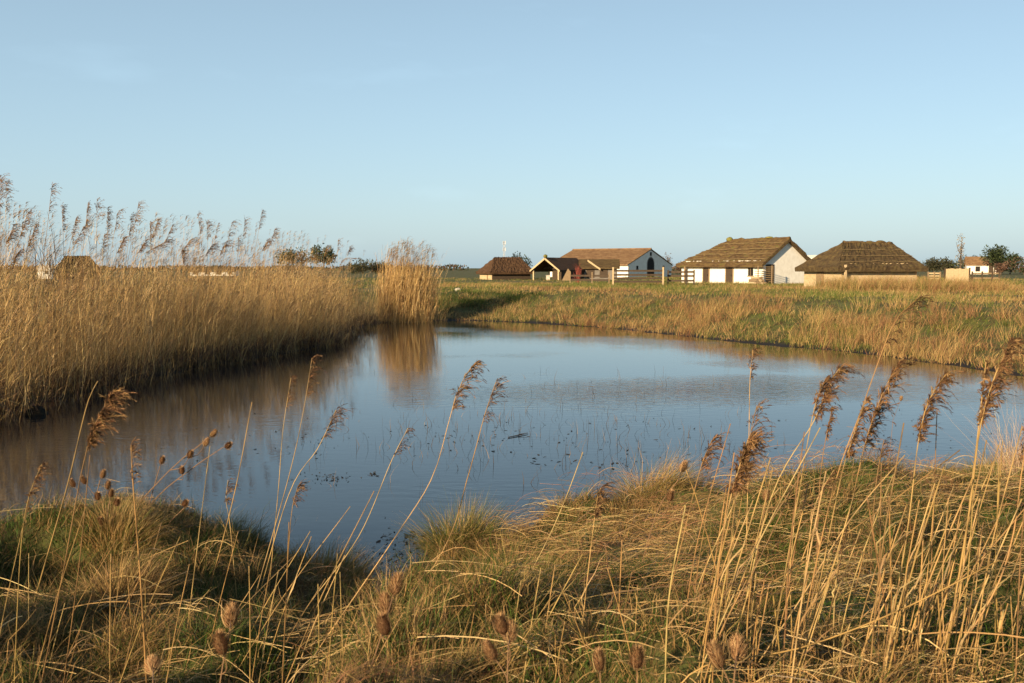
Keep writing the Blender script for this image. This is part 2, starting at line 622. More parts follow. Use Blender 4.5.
# low broad leaved weeds in the green hollows
parts.append(clumped(3600, 16, -6.5, 9.5, 3.2, 12, lambda x, y, sd: near_c(x, y, sd) & (vnoise(x + 37, y * .8, .8) < .56), (.04, .10), (.04, .10), [([((.06, .115, .02), 2), ((.09, .14, .03), 1)], 1)], lean=(.5, 1.0), wid=(.009, .018), segs=3))
v, f, c = cat_parts(parts)
o = link('bank_grass', mesh_np('bank_grass', v, f, M['grass'], c))
tag(o, 'tangled green and straw coloured grass covering the near bank', 'grass', kind='stuff')

# flattened dead stalks
def litter(n, x0, x1, y0, y1, cond, L, ang, wid=(.003, .006), up=(.02, .2), cols=None):
    p = ground_pts(n, x0, x1, y0, y1, cond)
    n = len(p)
    ln = R.uniform(L[0], L[1], n)
    a = R.normal(ang[0], ang[1], n)
    s = 5
    t = np.linspace(-.5, .5, s + 1)[None, :]
    bow = R.normal(0, .12, n)[:, None] * (t ** 2) * ln[:, None]
    x = p[:, 0, None] + np.cos(a)[:, None] * t * ln[:, None] - np.sin(a)[:, None] * bow
    y = p[:, 1, None] + np.sin(a)[:, None] * t * ln[:, None] + np.cos(a)[:, None] * bow
    zc = p[:, 2] + R.uniform(up[0], up[1], n)
    zg = height(x.ravel(), y.ravel()).reshape(x.shape)
    tilt = R.normal(0, .12, n)[:, None]
    z = np.maximum(zc[:, None] + tilt * t * ln[:, None] - .25 * np.abs(t) ** 2 * R.random((n, 1)), zg + .012)
    path = np.stack([x, y, z], -1)
    w = np.broadcast_to(R.uniform(wid[0], wid[1], n)[:, None], t.repeat(n, 0).shape)
    side = np.stack([-np.sin(a) * .5, np.cos(a) * .5, R.normal(.6, .4, n)], 1)
    side /= np.linalg.norm(side, axis=1)[:, None]
    v, f = strips(path, w, side)
    col = cmix(n, cols or [STRAW, TAN, (.5, .37, .17), BROWN], [4, 3, 2, 1.2])
    return v, f, np.repeat(col, (s + 1) * 2, 0)


parts = [litter(2600, -4, 3, 3.4, 5.6, lambda x, y, sd: near_c(x, y, sd) & (vnoise(x, y, .8) > .4), (.12, .5), (.2, .8), (.0016, .0034), up=(.0, .16)),
         litter(110, -4, 4, 3.4, 6.2, near_c, (.3, .8), (.3, .7), (.003, .0048), up=(.05, .22)),
         litter(3800, .0, 5.2, 4.8, 9.5, lambda x, y, sd: near_c(x, y, sd) & (vnoise(x, y, 1.7) > .46), (.12, .5), (.6, .7), (.0016, .0034), up=(.0, .24)),
         litter(3000, -.2, 3.6, 5.2, 9.2, lambda x, y, sd: near_c(x, y, sd) & (vnoise(x + 9, y, 1.2) > .42), (.08, .36), (.7, 1.1), (.0014, .003), up=(.02, .30), cols=[RUST, (.2, .11, .05), TAN, BROWN]),
         litter(3600, -6, .2, 4.0, 9, lambda x, y, sd: near_c(x, y, sd) & (vnoise(x + 3, y, .8) > .45), (.06, .34), (.5, 1.2), (.0014, .003), up=(.0, .22), cols=[STRAW, TAN, (.2, .11, .05), BROWN]),
         litter(1500, -6, 9, 4, 12, near_c, (.12, .45), (.2, .9), (.0018, .0034), up=(0, .2))]
v, f, c = cat_parts(parts)
o = link('dead_straw', mesh_np('dead_straw', v, f, M['straw'], c))
tag(o, 'flattened dead straw and broken reed stalks lying over the near bank', 'straw', kind='stuff')


# ------------------------------------------------------------------ grass tussocks (individual)
def tussock(px, py, Y, rad, hgt, n, label, cols, wts, lean=(.1, .75), wind=.35):
    b = P(px, py, Y)
    x0, y0 = b[0], b[1]
    z0 = h1(x0, y0)
    a = R.random(n) * 2 * PI
    q = np.sqrt(R.random(n)) * rad * .75
    x, y = q * np.cos(a), q * np.sin(a)
    z = height(x + x0, y + y0) - z0 - .03
    ow = q / (rad * .75)
    d = np.arctan2(np.sin(a) * ow, np.cos(a) * ow + wind * .6) + R.normal(0, .35, n)
    ln = np.clip(lean[0] + (lean[1] - lean[0]) * ow + R.normal(0, .15, n) + wind * .3, .02, 1.2)
    hh = hgt * R.uniform(.5, 1.1, n) * (1 - .25 * ow)
    v, f, c = blades(np.stack([x, y, z], 1), hh, R.uniform(.003, .006, n), d, ln, cmix(n, cols, wts), 4)
    o = link('grass_tussock', mesh_np('grass_tussock', v, f, M['grass'], c), None, (x0, y0, z0))
    return tag(o, label, 'grass tussock', 'grass tussocks on the near bank')


tussock(464, 552, 8.9, .40, .66, 3600, 'rounded grass tussock standing alone at the water edge right of the muddy inlet', [LGREEN, GREEN, STRAW, NTAN], [4, 2, 3, 1], lean=(.05, .85))
tussock(655, 535, 9.2, .42, .62, 2000, 'pale upswept straw tussock on the brink in the middle of the right bank', [STRAW, TAN, LGREEN], [5, 2, 2], lean=(.2, .8), wind=.7)
tussock(330, 560, 8.1, .45, .45, 2200, 'straw and green tussock on the brink left of the muddy inlet', [LGREEN, STRAW, TAN, GREEN], [2, 4, 2, 1], wind=.6)
tussock(215, 540, 8.5, .5, .45, 2400, 'broad green tussock with straw tips on the left brink below the tall thin reeds', [GREEN, LGREEN, STRAW], [4, 4, 2], wind=.4)
tussock(120, 580, 6.8, .34, .30, 1700, 'straw coloured tussock below the big drooping plume at left', [STRAW, TAN, LGREEN], [4, 3, 2])
tussock(122, 625, 5.9, .3, .34, 1600, 'low brown tussock on the left bank near the bottom edge', [TAN, BROWN, STRAW], [3, 2, 2])
tussock(520, 590, 7.2, .5, .34, 2600, 'bright yellow green tussock sloping to the water in the middle of the bank', [LGREEN, (.16, .15, .035), STRAW], [5, 4, 2])
tussock(860, 545, 8.6, .4, .5, 2200, 'dark green tussock among the right hand reeds', [GREEN, LGREEN, BROWN], [5, 2, 1])
tussock(1000, 500, 9.5, .5, .6, 2400, 'straw topped tussock near the right edge below the pale dry tuft', [STRAW, LGREEN, TAN], [3, 3, 2], wind=.6)
tussock(930, 520, 9.2, .45, .5, 2200, 'rounded brownish tussock beneath the two plumes right of the middle', [STRAW, LGREEN, GREEN, TAN], [3, 3, 1, 2])

# ------------------------------------------------------------------ far bank and field grass (stuff)
def far_cond(x, y, sd):
    return in_view(x, y, .03) & (y - .15 * np.maximum(x, 0) > 16) & (x > -5 - (y - 40) * .02)


FG = ([(LGREEN, 4), ((.11, .15, .028), 3), (STRAW, 1.5)], 1)
FT = ([(STRAW, 4), (TAN, 4), (LGREEN, 1)], 1.5)
FR = ([(RUST, 4), (TAN, 3), (BROWN, 1), (STRAW, 1)], 1.1)
parts = []
parts.append(clumped(9000, 14, -6, 36, 22, 84, lambda x, y, sd: far_cond(x, y, sd) & (sd < 40), (.25, .6), (.14, .3), [(FG[0], 1.7), (FT[0], 1), (FR[0], .7)], lean=(.2, .9), wid=(.012, .022), segs=2, patch=4.5))
parts.append(clumped(3800, 26, -6, 34, 24, 62, lambda x, y, sd: far_cond(x, y, sd) & (sd < 5.5), (.15, .5), (.2, .5), [(FG[0], 1.5), FT, (FR[0], 1.2)], lean=(.1, .7), wid=(.008, .016), segs=2, patch=3.2))
parts.append(clumped(1500, 26, -6, 34, 24, 62, lambda x, y, sd: far_cond(x, y, sd) & (sd < 5) & (vnoise(x, y, 4) > .45), (.15, .4), (.35, .8), [(FT[0], 1.2), (FR[0], 1.4)], lean=(.1, .5), wid=(.008, .016), segs=2))
parts.append(clumped(900, 22, -6, 34, 24, 62, lambda x, y, sd: far_cond(x, y, sd) & (sd < .8), (.15, .4), (.25, .5), [([((.19, .16, .04), 3), (LGREEN, 2), (STRAW, 2)], 1)], lean=(.3, .9), wid=(.008, .016), segs=2))
parts.append(clumped(3400, 16, -8, 45, 36, 82, lambda x, y, sd: far_cond(x, y, sd) & (sd > 7) & (vnoise(x, y, 6) + .25 * (x / y) > .42), (.3, .8), (.15, .38), [([((.12, .16, .03), 4), (LGREEN, 3), (STRAW, .8)], 2.2), FT, (FR[0], .6)], lean=(.1, .6), wid=(.014, .024), segs=2, patch=7))
parts.append(clumped(2600, 18, -30, 60, 50, 130, lambda x, y, sd: in_view(x, y, .03) & (sd > 6), (.3, 1.0), (.10, .24), [([(LGREEN, 5), (GREEN, 3), (STRAW, .6)], 2), (FT[0], .4)], lean=(.1, .6), wid=(.02, .035), segs=2))
parts.append(clumped(1200, 30, 15, 60, 60, 160, lambda x, y, sd: in_view(x, y, .03), (.3, 1.4), (.10, .24), [([(LGREEN, 5), (GREEN, 2), (STRAW, 2)], 2)], lean=(.1, .6), wid=(.03, .05), segs=2))
parts.append(clumped(1500, 26, 7, 34, 22, 46, lambda x, y, sd: far_cond(x, y, sd) & (sd < 7) & (vnoise(x, y, 3) > .4), (.15, .4), (.4, .85), [(FT[0], 1.2), (FR[0], 1.6)], lean=(.1, .5), wid=(.007, .014), segs=3, patch=2.6))
parts.append(clumped(420, 30, 18.5, 27.5, 55, 62, None, (.2, .5), (.6, 1.0), [FT, (FR[0], 1), (FG[0], .4)], lean=(.1, .5), wid=(.012, .02), segs=2))
parts.append(clumped(300, 40, -5, 1.5, 47, 62, lambda x, y, sd: (np.abs(y - 55 - .3 * x) < 2.2) & (sd > .5), (.3, .7), (.2, .4), [([((.035, .06, .014), 2), (GREEN, 2)], 1)], lean=(.2, .8), wid=(.014, .024), segs=2))
parts.append(clumped(5000, 16, 6, 60, 12, 70, lambda x, y, sd: ~in_view(x, y, .03) & (y - .15 * x > 13) & (sd < 30), (.2, .6), (.2, .6), [(FG[0], 1), FT, (FR[0], .7)], lean=(.1, .7), wid=(.014, .03), segs=2, patch=4))
v, f, c = cat_parts(parts)
o = link('meadow_grass', mesh_np('meadow_grass', v, f, M['grass'], c))
tag(o, 'tan, rusty and green rough grass on the far bank and field', 'grass', kind='stuff')


# ------------------------------------------------------------------ reeds
RSTEM = [(.56, .375, .15), (.43, .275, .11), (.64, .46, .21), (.19, .112, .052)]
RW = [4, 3, 2, 2]


def reed_mass(pts, H, nleaf, wid, lean, leafw, wind=0.0):
    """many stems with strap leaves, pts (n,3)"""
    n = len(pts)
    col = cmix(n, RSTEM, RW)
    d = R.normal(wind, .8, n) + 3.2 * (vnoise(pts[:, 0], pts[:, 1], .6) - .5)
    ln = np.clip(R.normal(lean, .13, n), 0, .75)
    out = [blades(pts, H, wid * R.uniform(.7, 1.3, n), d, ln, col, 3, 1.5, .4)]
    k = np.repeat(np.arange(n), nleaf)
    t = R.uniform(.15, .95, len(k))
    hx = H[k] * ln[k] * t ** 1.5
    lp = pts[k] + np.stack([hx * np.cos(d[k]), hx * np.sin(d[k]), H[k] * t * .98], 1)
    out.append(blades(lp, R.uniform(.2, .5, len(k)), leafw * R.uniform(.6, 1.3, len(k)), R.normal(wind, 1.2, len(k)), R.uniform(.4, 1.15, len(k)), cmix(len(k), RSTEM, [3, 4, 2, 3]), 3, 1.5, .1))
    return out


def plume_mass(tips, L, nb, wid, dark, wind=0.0, droop=.5):
    """loose feathery heads for many stems: tips (n,3)"""
    n = len(tips)
    k = np.repeat(np.arange(n), nb)
    t = R.random(len(k))
    p = tips[k] - np.stack([.12 * L[k] * t, 0 * t, L[k] * t], 1)
    ln = L[k] * (.25 + .5 * np.sin(PI * np.clip(t * .9 + .1, 0, 1))) * R.uniform(.6, 1.1, len(k))
    col = cmix(len(k), dark, [3, 3, 2])
    return blades(p, ln, wid, R.normal(wind, .45, len(k)), R.uniform(.75, 1.3, len(k)), col, 3, 1.2, .3)


BED_COND = lambda x, y, sd: (x < -2.2) & (y > 13) & (y < 50) & (sd < 6.5 - .07 * y) & (x < -6.2 + (48 - y) * .3) & in_view(x, y, .12)
p = ground_pts(120000, -28, -2, 13, 47, BED_COND)
sd = sdist(p[:, 0], p[:, 1])
keep = R.random(len(p)) < np.clip(1.25 - .1 * sd, .2, 1) * np.clip(2.4 * (vnoise(p[:, 0], p[:, 1], .75) - .18), .12, 1.0)
p = p[keep]
e = SHORE  # some stand in the shallow margin
x = p[:, 0] + R.normal(.25, .35, len(p))
y = p[:, 1] + R.normal(-.1, .3, len(p))
p = np.stack([x, y, np.maximum(height(x, y), -.05) - .03], 1)
H = 1.92 + .55 * (vnoise(p[:, 0], p[:, 1], 2.4) - .5) * 1.4 + R.normal(0, .40, len(p)) - np.clip((p[:, 1] - 30) * .03, 0, .6)
sd = sdist(p[:, 0], p[:, 1])
edge = sst(2.3, -.3, sd)
H = np.maximum(H, .9) * (1 - .6 * edge * R.random(len(p)) ** 1.3)
tall = R.random(len(p)) < .24 * (1 - edge) * sst(.25, .65, vnoise(p[:, 0] + 5, p[:, 1], 1.4))
H = H + .6 * sst(.5, .8, vnoise(p[:, 0] + 9, p[:, 1], 1.3)) * (1 - edge) - .25 * sst(.45, .2, vnoise(p[:, 0] + 9, p[:, 1], 1.3))
H = H + np.where(tall, R.uniform(.15, 1.25, len(p)), 0) + .8 * (vnoise(p[:, 0], p[:, 1], .9) - .5)
H = np.minimum(H, 3.35 + R.random(len(p)) * .3)
parts = reed_mass(p, H, 3, .0065, .19, .0095, .15)
# bent and lodged outer stems over the water
q = p[(sd < .5)]
q = q[R.random(len(q)) < .25]
parts.append(blades(q, R.uniform(.8, 2.3, len(q)), .010, R.normal(.1, 1.0, len(q)), R.uniform(.35, .95, len(q)), cmix(len(q), RSTEM, [3, 3, 3, 2]), 4, 1.3))
# dark rotting leaf litter round the feet of the bed
q = p[(sd < .8)]
q = np.repeat(q[R.random(len(q)) < .8], 5, 0)
q = q + R.normal(0, .18, q.shape) * np.array([1, 1, 0])
q[:, 2] = R.uniform(-.02, .35, len(q))
parts.append(blades(q, R.uniform(.2, .6, len(q)), .013, R.uniform(0, 6.28, len(q)), R.uniform(.5, 1.25, len(q)), cmix(len(q), [(.07, .04, .025), (.12, .07, .04), (.2, .12, .06)], [4, 3, 1]), 3))
# scattered feathery heads just at the top of the bed
s = (R.random(len(p)) < .16) | (tall & (R.random(len(p)) < .75))
tp = p[s] + np.stack([.12 * H[s], 0 * H[s], H[s] * 1.06], 1)
parts.append(plume_mass(tp, R.uniform(.2, .42, s.sum()), 12, .011, [(.30, .19, .09), (.42, .29, .14), (.16, .10, .055)]))
v, f, c = cat_parts(parts)
print('bed stems', len(p), 'faces', len(f))
o = link('reed_bed', mesh_np('reed_bed', v, f, M['straw'], c))
tag(o, 'dense golden reed bed along the left shore of the pond', 'reeds', kind='stuff')

# the separate clump at the far end
c0 = G(403, 323)
n = 1500
a = R.random(n) * 2 * PI
q = np.sqrt(R.random(n)) * np.where(R.random(n) < .12, 1.2, 1)
x = c0[0] + 1.38 * q * np.cos(a)
y = c0[1] + .9 + .9 * q * np.sin(a)
p = np.stack([x, y, np.full(n, -.02)], 1)
H = (R.normal(2.75, .2, n) + .3 * (vnoise(x, y, .5) - .5)) * (1 - .14 * q ** 3)
H = H * np.where(R.random(n) < .18, R.uniform(.5, .9, n), 1) + np.where(R.random(n) < .2, R.uniform(.1, .7, n), 0)
parts = reed_mass(p, H, 3, .012, .12, .016)
m_ = 260
a2 = R.random(m_) * 2 * PI
q2_ = R.uniform(.8, 1.55, m_)
p2_ = np.stack([c0[0] + 1.3 * q2_ * np.cos(a2), c0[1] + .9 + .8 * q2_ * np.sin(a2), np.full(m_, -.03)], 1)
parts.append(blades(p2_, R.uniform(.5, 1.7, m_), .008, a2 + R.normal(0, .5, m_), R.uniform(.15, .8, m_), cmix(m_, RSTEM, RW), 4, 1.4))
clump_o = np.array([c0[0], c0[1] + .9, 0])
rt = thing('reed_clump', 'tall pale upright reed clump standing apart at the far end of the pond', 'reed clump', clump_o)
v, f, c = cat_parts(parts)
link('foliage', mesh_np('foliage', v - clump_o, f, M['straw'], c), rt)
n = 170
a = R.random(n) * 2 * PI
q = np.sqrt(R.random(n))
p = np.stack([c0[0] + 1.2 * q * np.cos(a), c0[1] + .9 + .7 * q * np.sin(a), np.zeros(n)], 1)
H = R.uniform(2.9, 4.2, n) * (1 - .1 * q)
parts = reed_mass(p, H, 2, .014, .08, .014)
parts.append(plume_mass(p + np.stack([.06 * H, 0 * H, H], 1), R.uniform(.25, .5, n), 14, .016, [(.36, .25, .14), (.48, .35, .2), (.24, .16, .09)]))
v, f, c = cat_parts(parts)
link('plume_top', mesh_np('plume_top', v - clump_o, f, M['plume'], c), rt)


def spline(pts, n):
    """Catmull-Rom through pts"""
    pts = np.array(pts, float)
    if len(pts) == 2:
        t = np.linspace(0, 1, n)[:, None]
        return pts[0] * (1 - t) + pts[1] * t
    e = np.vstack([2 * pts[0] - pts[1], pts, 2 * pts[-1] - pts[-2]])
    L = np.r_[0, np.cumsum(np.linalg.norm(np.diff(pts, axis=0), axis=1))]
    out = []
    for s in np.linspace(0, L[-1], n):
        i = min(np.searchsorted(L, s, 'right') - 1, len(pts) - 2)
        t = (s - L[i]) / (L[i + 1] - L[i])
        a, b, c, d = e[i], e[i + 1], e[i + 2], e[i + 3]
        out.append(.5 * (2 * b + (c - a) * t + (2 * a - 5 * b + 4 * c - d) * t * t + (3 * b - a - 3 * c + d) * t ** 3))
    return np.array(out)


PD = [(.055, .032, .022), (.10, .055, .032), (.19, .105, .05), (.28, .17, .08)]


def plume_mesh(axis_pts, L, nb, fluff, tawny, wind=(1, .15, 0), fat=1.0):
    """feather head along axis_pts (k,3): drooping side branches blown to one side, each set with small spikelets"""
    k = len(axis_pts)
    parts = []
    t = np.sort(R.random(nb))
    idx = t * (k - 1)
    i0 = np.minimum(idx.astype(int), k - 2)
    fr = (idx - i0)[:, None]
    base = axis_pts[i0] * (1 - fr) + axis_pts[i0 + 1] * fr
    tan = axis_pts[i0 + 1] - axis_pts[i0]
    tan /= np.linalg.norm(tan, axis=1)[:, None]
    ln = L * (.35 + .65 * np.sin(PI * (.12 + .8 * (1 - t)))) * R.uniform(.6, 1.3, nb)
    wv_ = np.array(wind)
    wv_ = wv_ / np.linalg.norm(wv_)
    sidev = wv_[None] * R.uniform(.3, .85, (nb, 1)) + R.normal(0, .28, (nb, 3)) * np.array([.6, 1, .5]) * .5
    core = R.random(nb) < (.62 if fluff > 1.05 else .3)
    ln = ln * np.where(core, .55, 1.05)
    sidev[core] = sidev[core] * .25 + R.normal(0, .30, (int(core.sum()), 3))
    s = 6
    tt = np.linspace(0, 1, s + 1)[None, :, None]
    path = base[:, None] + ln[:, None, None] * (tan[:, None] * (tt * .9 - .3 * tt ** 2) + sidev[:, None] * (tt ** 1.3) * .8 + np.array([0, 0, -1.0])[None, None] * (tt ** 2.2) * R.uniform(.05, .62, (nb, 1, 1)))
    wd = np.broadcast_to((.0022 * fat * fluff ** .5) * (1 - .55 * tt[..., 0]), (nb, s + 1))
    yw = R.random(nb) * PI
    side = np.stack([np.cos(yw) * .4, np.sin(yw) * .4, np.full(nb, .8)], 1)
    wts = [3, 3, 2, 1] if not tawny else ([1, 2, 4, 4] if fat < 2 else [1, 2, 5, 7])
    v, f = strips(path, wd, side)
    cb = cmix(nb, PD, wts, .25)
    cb[core] = cmix(int(core.sum()), PD, [1, 2, 4, 2], .25)
    parts.append((v, f, np.repeat(cb, (s + 1) * 2, 0)))
    # spikelets
    m_ = int(10 * fluff)
    bi = np.repeat(np.arange(nb), m_)
    u = R.uniform(.12, 1, len(bi)) * s
    j = np.minimum(u.astype(int), s - 1)
    fr = (u - j)[:, None]
    sp = path[bi, j] * (1 - fr) + path[bi, j + 1] * fr
    dv = path[bi, j + 1] - path[bi, j]
    dv /= np.linalg.norm(dv, axis=1)[:, None] + 1e-9
    dv = dv + R.normal(0, .2, dv.shape)
    sl = R.uniform(.012, .024, len(bi)) * (L / .12) ** .5
    q2 = np.stack([sp, sp + dv * sl[:, None] * .5, sp + dv * sl[:, None]], 1)
    yw = R.normal(0, 1, (len(bi), 3))
    yw /= np.linalg.norm(yw, axis=1)[:, None]
    v, f = strips(q2, np.broadcast_to(fat * np.array([[.0012, .0034, .0006]]), (len(bi), 3)), yw)
    parts.append((v, f, np.repeat(np.clip(cb[bi] * R.uniform(.7, 1.5, (len(bi), 1)), 0, 1), 6, 0)))
    return cat_parts(parts)


GRP_NEAR = 'reeds growing on the near bank'
ALL_REEDS = []


def reed(wp, Y, label, plume=None, r=.0042, leaves=1, tawny=False, fluff=1.0, top=None, group=GRP_NEAR, name='reed', husk=False, Ytop=None, stemcol=None):
    """wp: pixels from foot to tip, standing at depth Y; plume=(start pixel-y of the head, branch length m, n)"""
    if wp[0][1] >= 650:
        k_ = .80
        Y, r = Y * k_, r * .68
        if plume:
            plume = (plume[0], plume[1] * k_, plume[2])
    Y2 = Ytop or Y
    K = len(wp)
    pts = []
    for i, (a, b) in enumerate(wp):
        pts.append(P(a, b, Y + (Y2 - Y) * i / max(K - 1, 1)))
    p0, p1 = pts[0], pts[1]
    # grow the foot down to the soil along the stem's own line
    d = (p0 - p1) / max(np.linalg.norm(p0 - p1), 1e-6)
    if d[2] > -.3:
        d = np.array([d[0] * .5, d[1], -.6])
        d /= np.linalg.norm(d)
    q = p0.copy()
    if h1(q[0], q[1]) < q[2]:
        for _ in range(120):
            if q[2] <= h1(q[0], q[1]):
                break
            q = q + d * .03
        if np.linalg.norm(q - p0) > .05:
            pts.insert(0, q)
        else:
            pts[0] = q
    foot = pts[0].copy()
    foot[2] = min(foot[2], h1(foot[0], foot[1]) - .01)
    pts[0] = foot
    n = 22
    if plume:
        plume = (plume[0], plume[1], int(plume[2] * 1.7))
    c = spline(pts, n)
    root = thing(name, label, 'reed', foot, 0, group)
    c = c - foot
    rad = np.linspace(r, r * (.45 if plume else .75), n)
    mb = MB()
    mb.tube(c, list(rad), 5)
    # nodes of the cane: little swellings
    st = link('stem', None, root)
    COL.objects.unlink(st)
    bpy.data.objects.remove(st)
    vs = np.array(mb.v)
    me = bpy.data.meshes.new('stem')
    me.from_pydata(mb.v, [], mb.f)
    me.materials.append(M['straw'])
    me.polygons.foreach_set('use_smooth', [True] * len(me.polygons))
    at = me.color_attributes.new('tint', 'FLOAT_COLOR', 'POINT')
    base = cmix(1, [stemcol] if stemcol else [(.40, .255, .09), (.33, .20, .07), (.44, .30, .12), (.24, .14, .055)], [1] if stemcol else [3, 2, 2, 1], .12)[0]
    sg = R.uniform(.85, 1.12, n)
    sg[::5] *= .5
    seg = np.repeat(sg, 5)
    cc = np.ones((len(vs), 4), np.float32)
    cc[:, :3] = base[None] * seg[:, None]
    at.data.foreach_set('color', cc.ravel())
    link('stem', me, root)
    # strap leaves / torn sheaths
    for _ in range(leaves):
        i = random.randint(5, n - 6)
        a = R.normal(0.1, .6)
        v, f, lc = blades(c[i][None], np.array([R.uniform(.12, .3)]), np.array([R.uniform(.006, .011)]), np.array([a]), np.array([R.uniform(.4, 1.1)]),
                          cmix(1, [(.42, .29, .13), (.30, .18, .08)], [2, 1]), 5, 1.4, .06, yaw=np.array([a + PI / 2]))
        link('leaf', mesh_np('leaf', v, f, M['straw'], lc), root)
    if plume:
        ys_, L, nb = plume
        zs = np.array([(c[i] + foot) for i in range(n)])
        # project back to find the start of the head
        dd = zs - np.array([0, 0, CZ])
        yy = dd[:, 1] * math.cos(TH) - dd[:, 2] * math.sin(TH)
        vv = dd[:, 1] * math.sin(TH) + dd[:, 2] * math.cos(TH)
        py = H_ / 2 - F * vv / yy
        s = next((i for i in range(n) if py[i] <= ys_), n - 4)
        s = min(s, n - 4)
        ax = spline(c[s:], 16)
        v, f, pc = plume_mesh(ax, L, nb, fluff, tawny, fat=1.0 if Y < 12 else 2.8)
        link('plume', mesh_np('plume', v, f, M['plume'], pc), root)
    ALL_REEDS.append(root)
    return root


# --- named reeds, left side
reed([(40, 690), (62, 578), (82, 470), (95, 425), (112, 394)], 5.2, 'reed with the largest tawny drooping plume at the left over the dark water', (458, .15, 110), .0055, 1, True, 1.5)
reed([(46, 560), (68, 483), (87, 405), (98, 381)], 5.6, 'bare broken reed crossing behind the big tawny plume at left', None, .0045, 2)
reed([(14, 690), (20, 560), (28, 500), (42, 464)], 5.3, 'short reed with a narrow tawny head close to the left edge', (520, .06, 40), .004, 1, True, 1.0)
reed([(64, 680), (79, 566), (90, 455)], 5.4, 'plain upright reed below the largest left plume', None, .004, 1)
reed([(147, 690), (141, 587), (133, 483), (131, 445)], 5.0, 'thick reed with a frayed straw sheath at the top, left foreground', (492, .09, 30), .0075, 2, True, .5)
reed([(110, 690), (110, 620), (111, 554)], 4.9, 'short broken reed stub standing upright at bottom left', None, .0042, 0)
reed([(180, 690), (195, 566), (210, 446)], 6.0, 'thin reed left of the stems with dark plumes', None, .0035, 1)
reed([(195, 640), (232, 504), (252, 402)], 6.4, 'thin pale reed leaning right with no head, left of the pair of dark plumes', None, .0035, 1)
reed([(268, 600), (278, 494), (283, 430), (291, 378)], 6.8, 'thin reed with a small dark head, left one of the pair over the reed reflection', (406, .07, 18), .0035, 0)
reed([(254, 600), (289, 476), (303, 413), (312, 358)], 6.4, 'tall thin reed with dark comb head, right one of the pair over the reed reflection', (398, .10, 26), .004, 0)
reed([(252, 620), (289, 494), (318, 448), (336, 410)], 6.6, 'reed arching right with a dark head over open water left of the middle', (446, .14, 34), .0038, 0)
reed([(285, 640), (288, 560), (292, 510), (298, 486)], 6.2, 'short reed with low dark head beside the left bank tussock', (513, .10, 26), .0038, 1)
reed([(236, 590), (230, 525), (226, 500), (228, 480)], 6.6, 'small reed with a low dark head above the broad green tussock', (512, .10, 24), .0035, 1)
reed([(282, 640), (313, 599), (359, 536), (391, 462), (408, 428)], 6.4, 'long curved reed with a tiny faint head in the middle of the pond', (444, .09, 16), .0042, 0)
reed([(318, 650), (398, 533), (432, 478), (448, 425), (458, 390), (472, 366)], 6.0, 'tall S curved reed with a dark swept head, left of the pair in the middle', (400, .14, 44), .005, 0)
reed([(386, 640), (446, 545), (467, 480), (478, 440), (485, 414), (496, 382)], 6.1, 'tall curved reed with a thin combed head, right of the pair in the middle', (418, .12, 30), .005, 0)
reed([(250, 690), (250, 620), (249, 566)], 5.2, 'bare reed stub rising from the grass at bottom left of the middle', None, .0042, 0)
reed([(282, 690), (286, 600), (289, 522)], 5.4, 'bare upright reed below the low dark head beside the left bank tussock', None, .0046, 1)
reed([(318, 690), (319, 640), (318, 584)], 5.0, 'short cut reed standing left of the stacked teasel heads', None, .0046, 0)
reed([(345, 690), (342, 630), (340, 572)], 5.1, 'thin bare reed just left of the stacked teasel heads', None, .0036, 0)
# --- middle
reed([(576, 690), (587, 582), (597, 500), (601, 488)], 5.3, 'upright reed with small dark head standing alone in the middle of the bank', (522, .12, 30), .0045, 1)
reed([(615, 690), (619, 610), (622, 540)], 5.1, 'headless cut reed right of the lone small dark head', None, .0048, 0)
reed([(539, 690), (547, 620), (555, 565)], 5.2, 'headless thin reed left of the lone small dark head', None, .0042, 0)
reed([(510, 610), (545, 545), (565, 500), (583, 452)], 6.2, 'bare leaning reed tip over the water above the middle bank', None, .0036, 1)
reed([(647, 690), (679, 554), (700, 470), (712, 440)], 5.4, 'reed with thin dark combed head left of the thick woolly plume', (478, .14, 34), .0045, 0)
reed([(690, 690), (706, 630), (729, 505), (748, 440)], 4.7, 'reed with the thick woolly brown plume right of the winged teasel', (505, .17, 110), .0065, 0, True, 1.6)
reed([(702, 690), (738, 520), (750, 436), (757, 405)], 5.6, 'reed with loose dark filaments behind the thick woolly plume', (500, .15, 36), .0042, 1)
reed([(747, 520), (749, 434), (750, 380), (753, 350)], 6.6, 'straight lone reed with a small dark flag head high over the water', (378, .10, 26), .004, 0, False, 1.2)
reed([(735, 650), (771, 498), (814, 421), (828, 385), (840, 368)], 5.4, 'reed with broad dark plume leaning right, leftmost of the plumed row at right', (428, .17, 60), .005, 1, False, 1.3)
reed([(772, 650), (798, 498), (814, 410), (826, 378)], 5.1, 'second stem tight against the leftmost plume of the right row', (420, .13, 36), .0048, 1, False, 1.1)
reed([(815, 640), (818, 520), (822, 462), (832, 408)], 5.6, 'reed with a limp narrow head hanging under the leftmost right plume', (450, .06, 44), .0042, 1, True, 1.2)
reed([(790, 690), (831, 498), (861, 411), (885, 344), (897, 318), (916, 300)], 4.9, 'tallest reed with thin filament head above the far bank reflection', (340, .15, 18), .005, 1, False, .9)
reed([(800, 690), (836, 500), (852, 440), (866, 400)], 5.0, 'reed with a narrow brown plume on the left flank of the tallest reed', (466, .09, 60), .005, 0, True, 1.3)
reed([(815, 690), (853, 498), (868, 434), (885, 388), (897, 366)], 5.2, 'reed with dense dark plume under the filament head of the tallest reed', (452, .16, 80), .0052, 1, False, 1.4)
reed([(880, 690), (906, 540), (918, 444), (929, 400), (946, 374)], 5.3, 'reed with long feathered plume and two stray filaments, left of the thick bunch', (458, .15, 80), .0056, 0, False, 1.4)
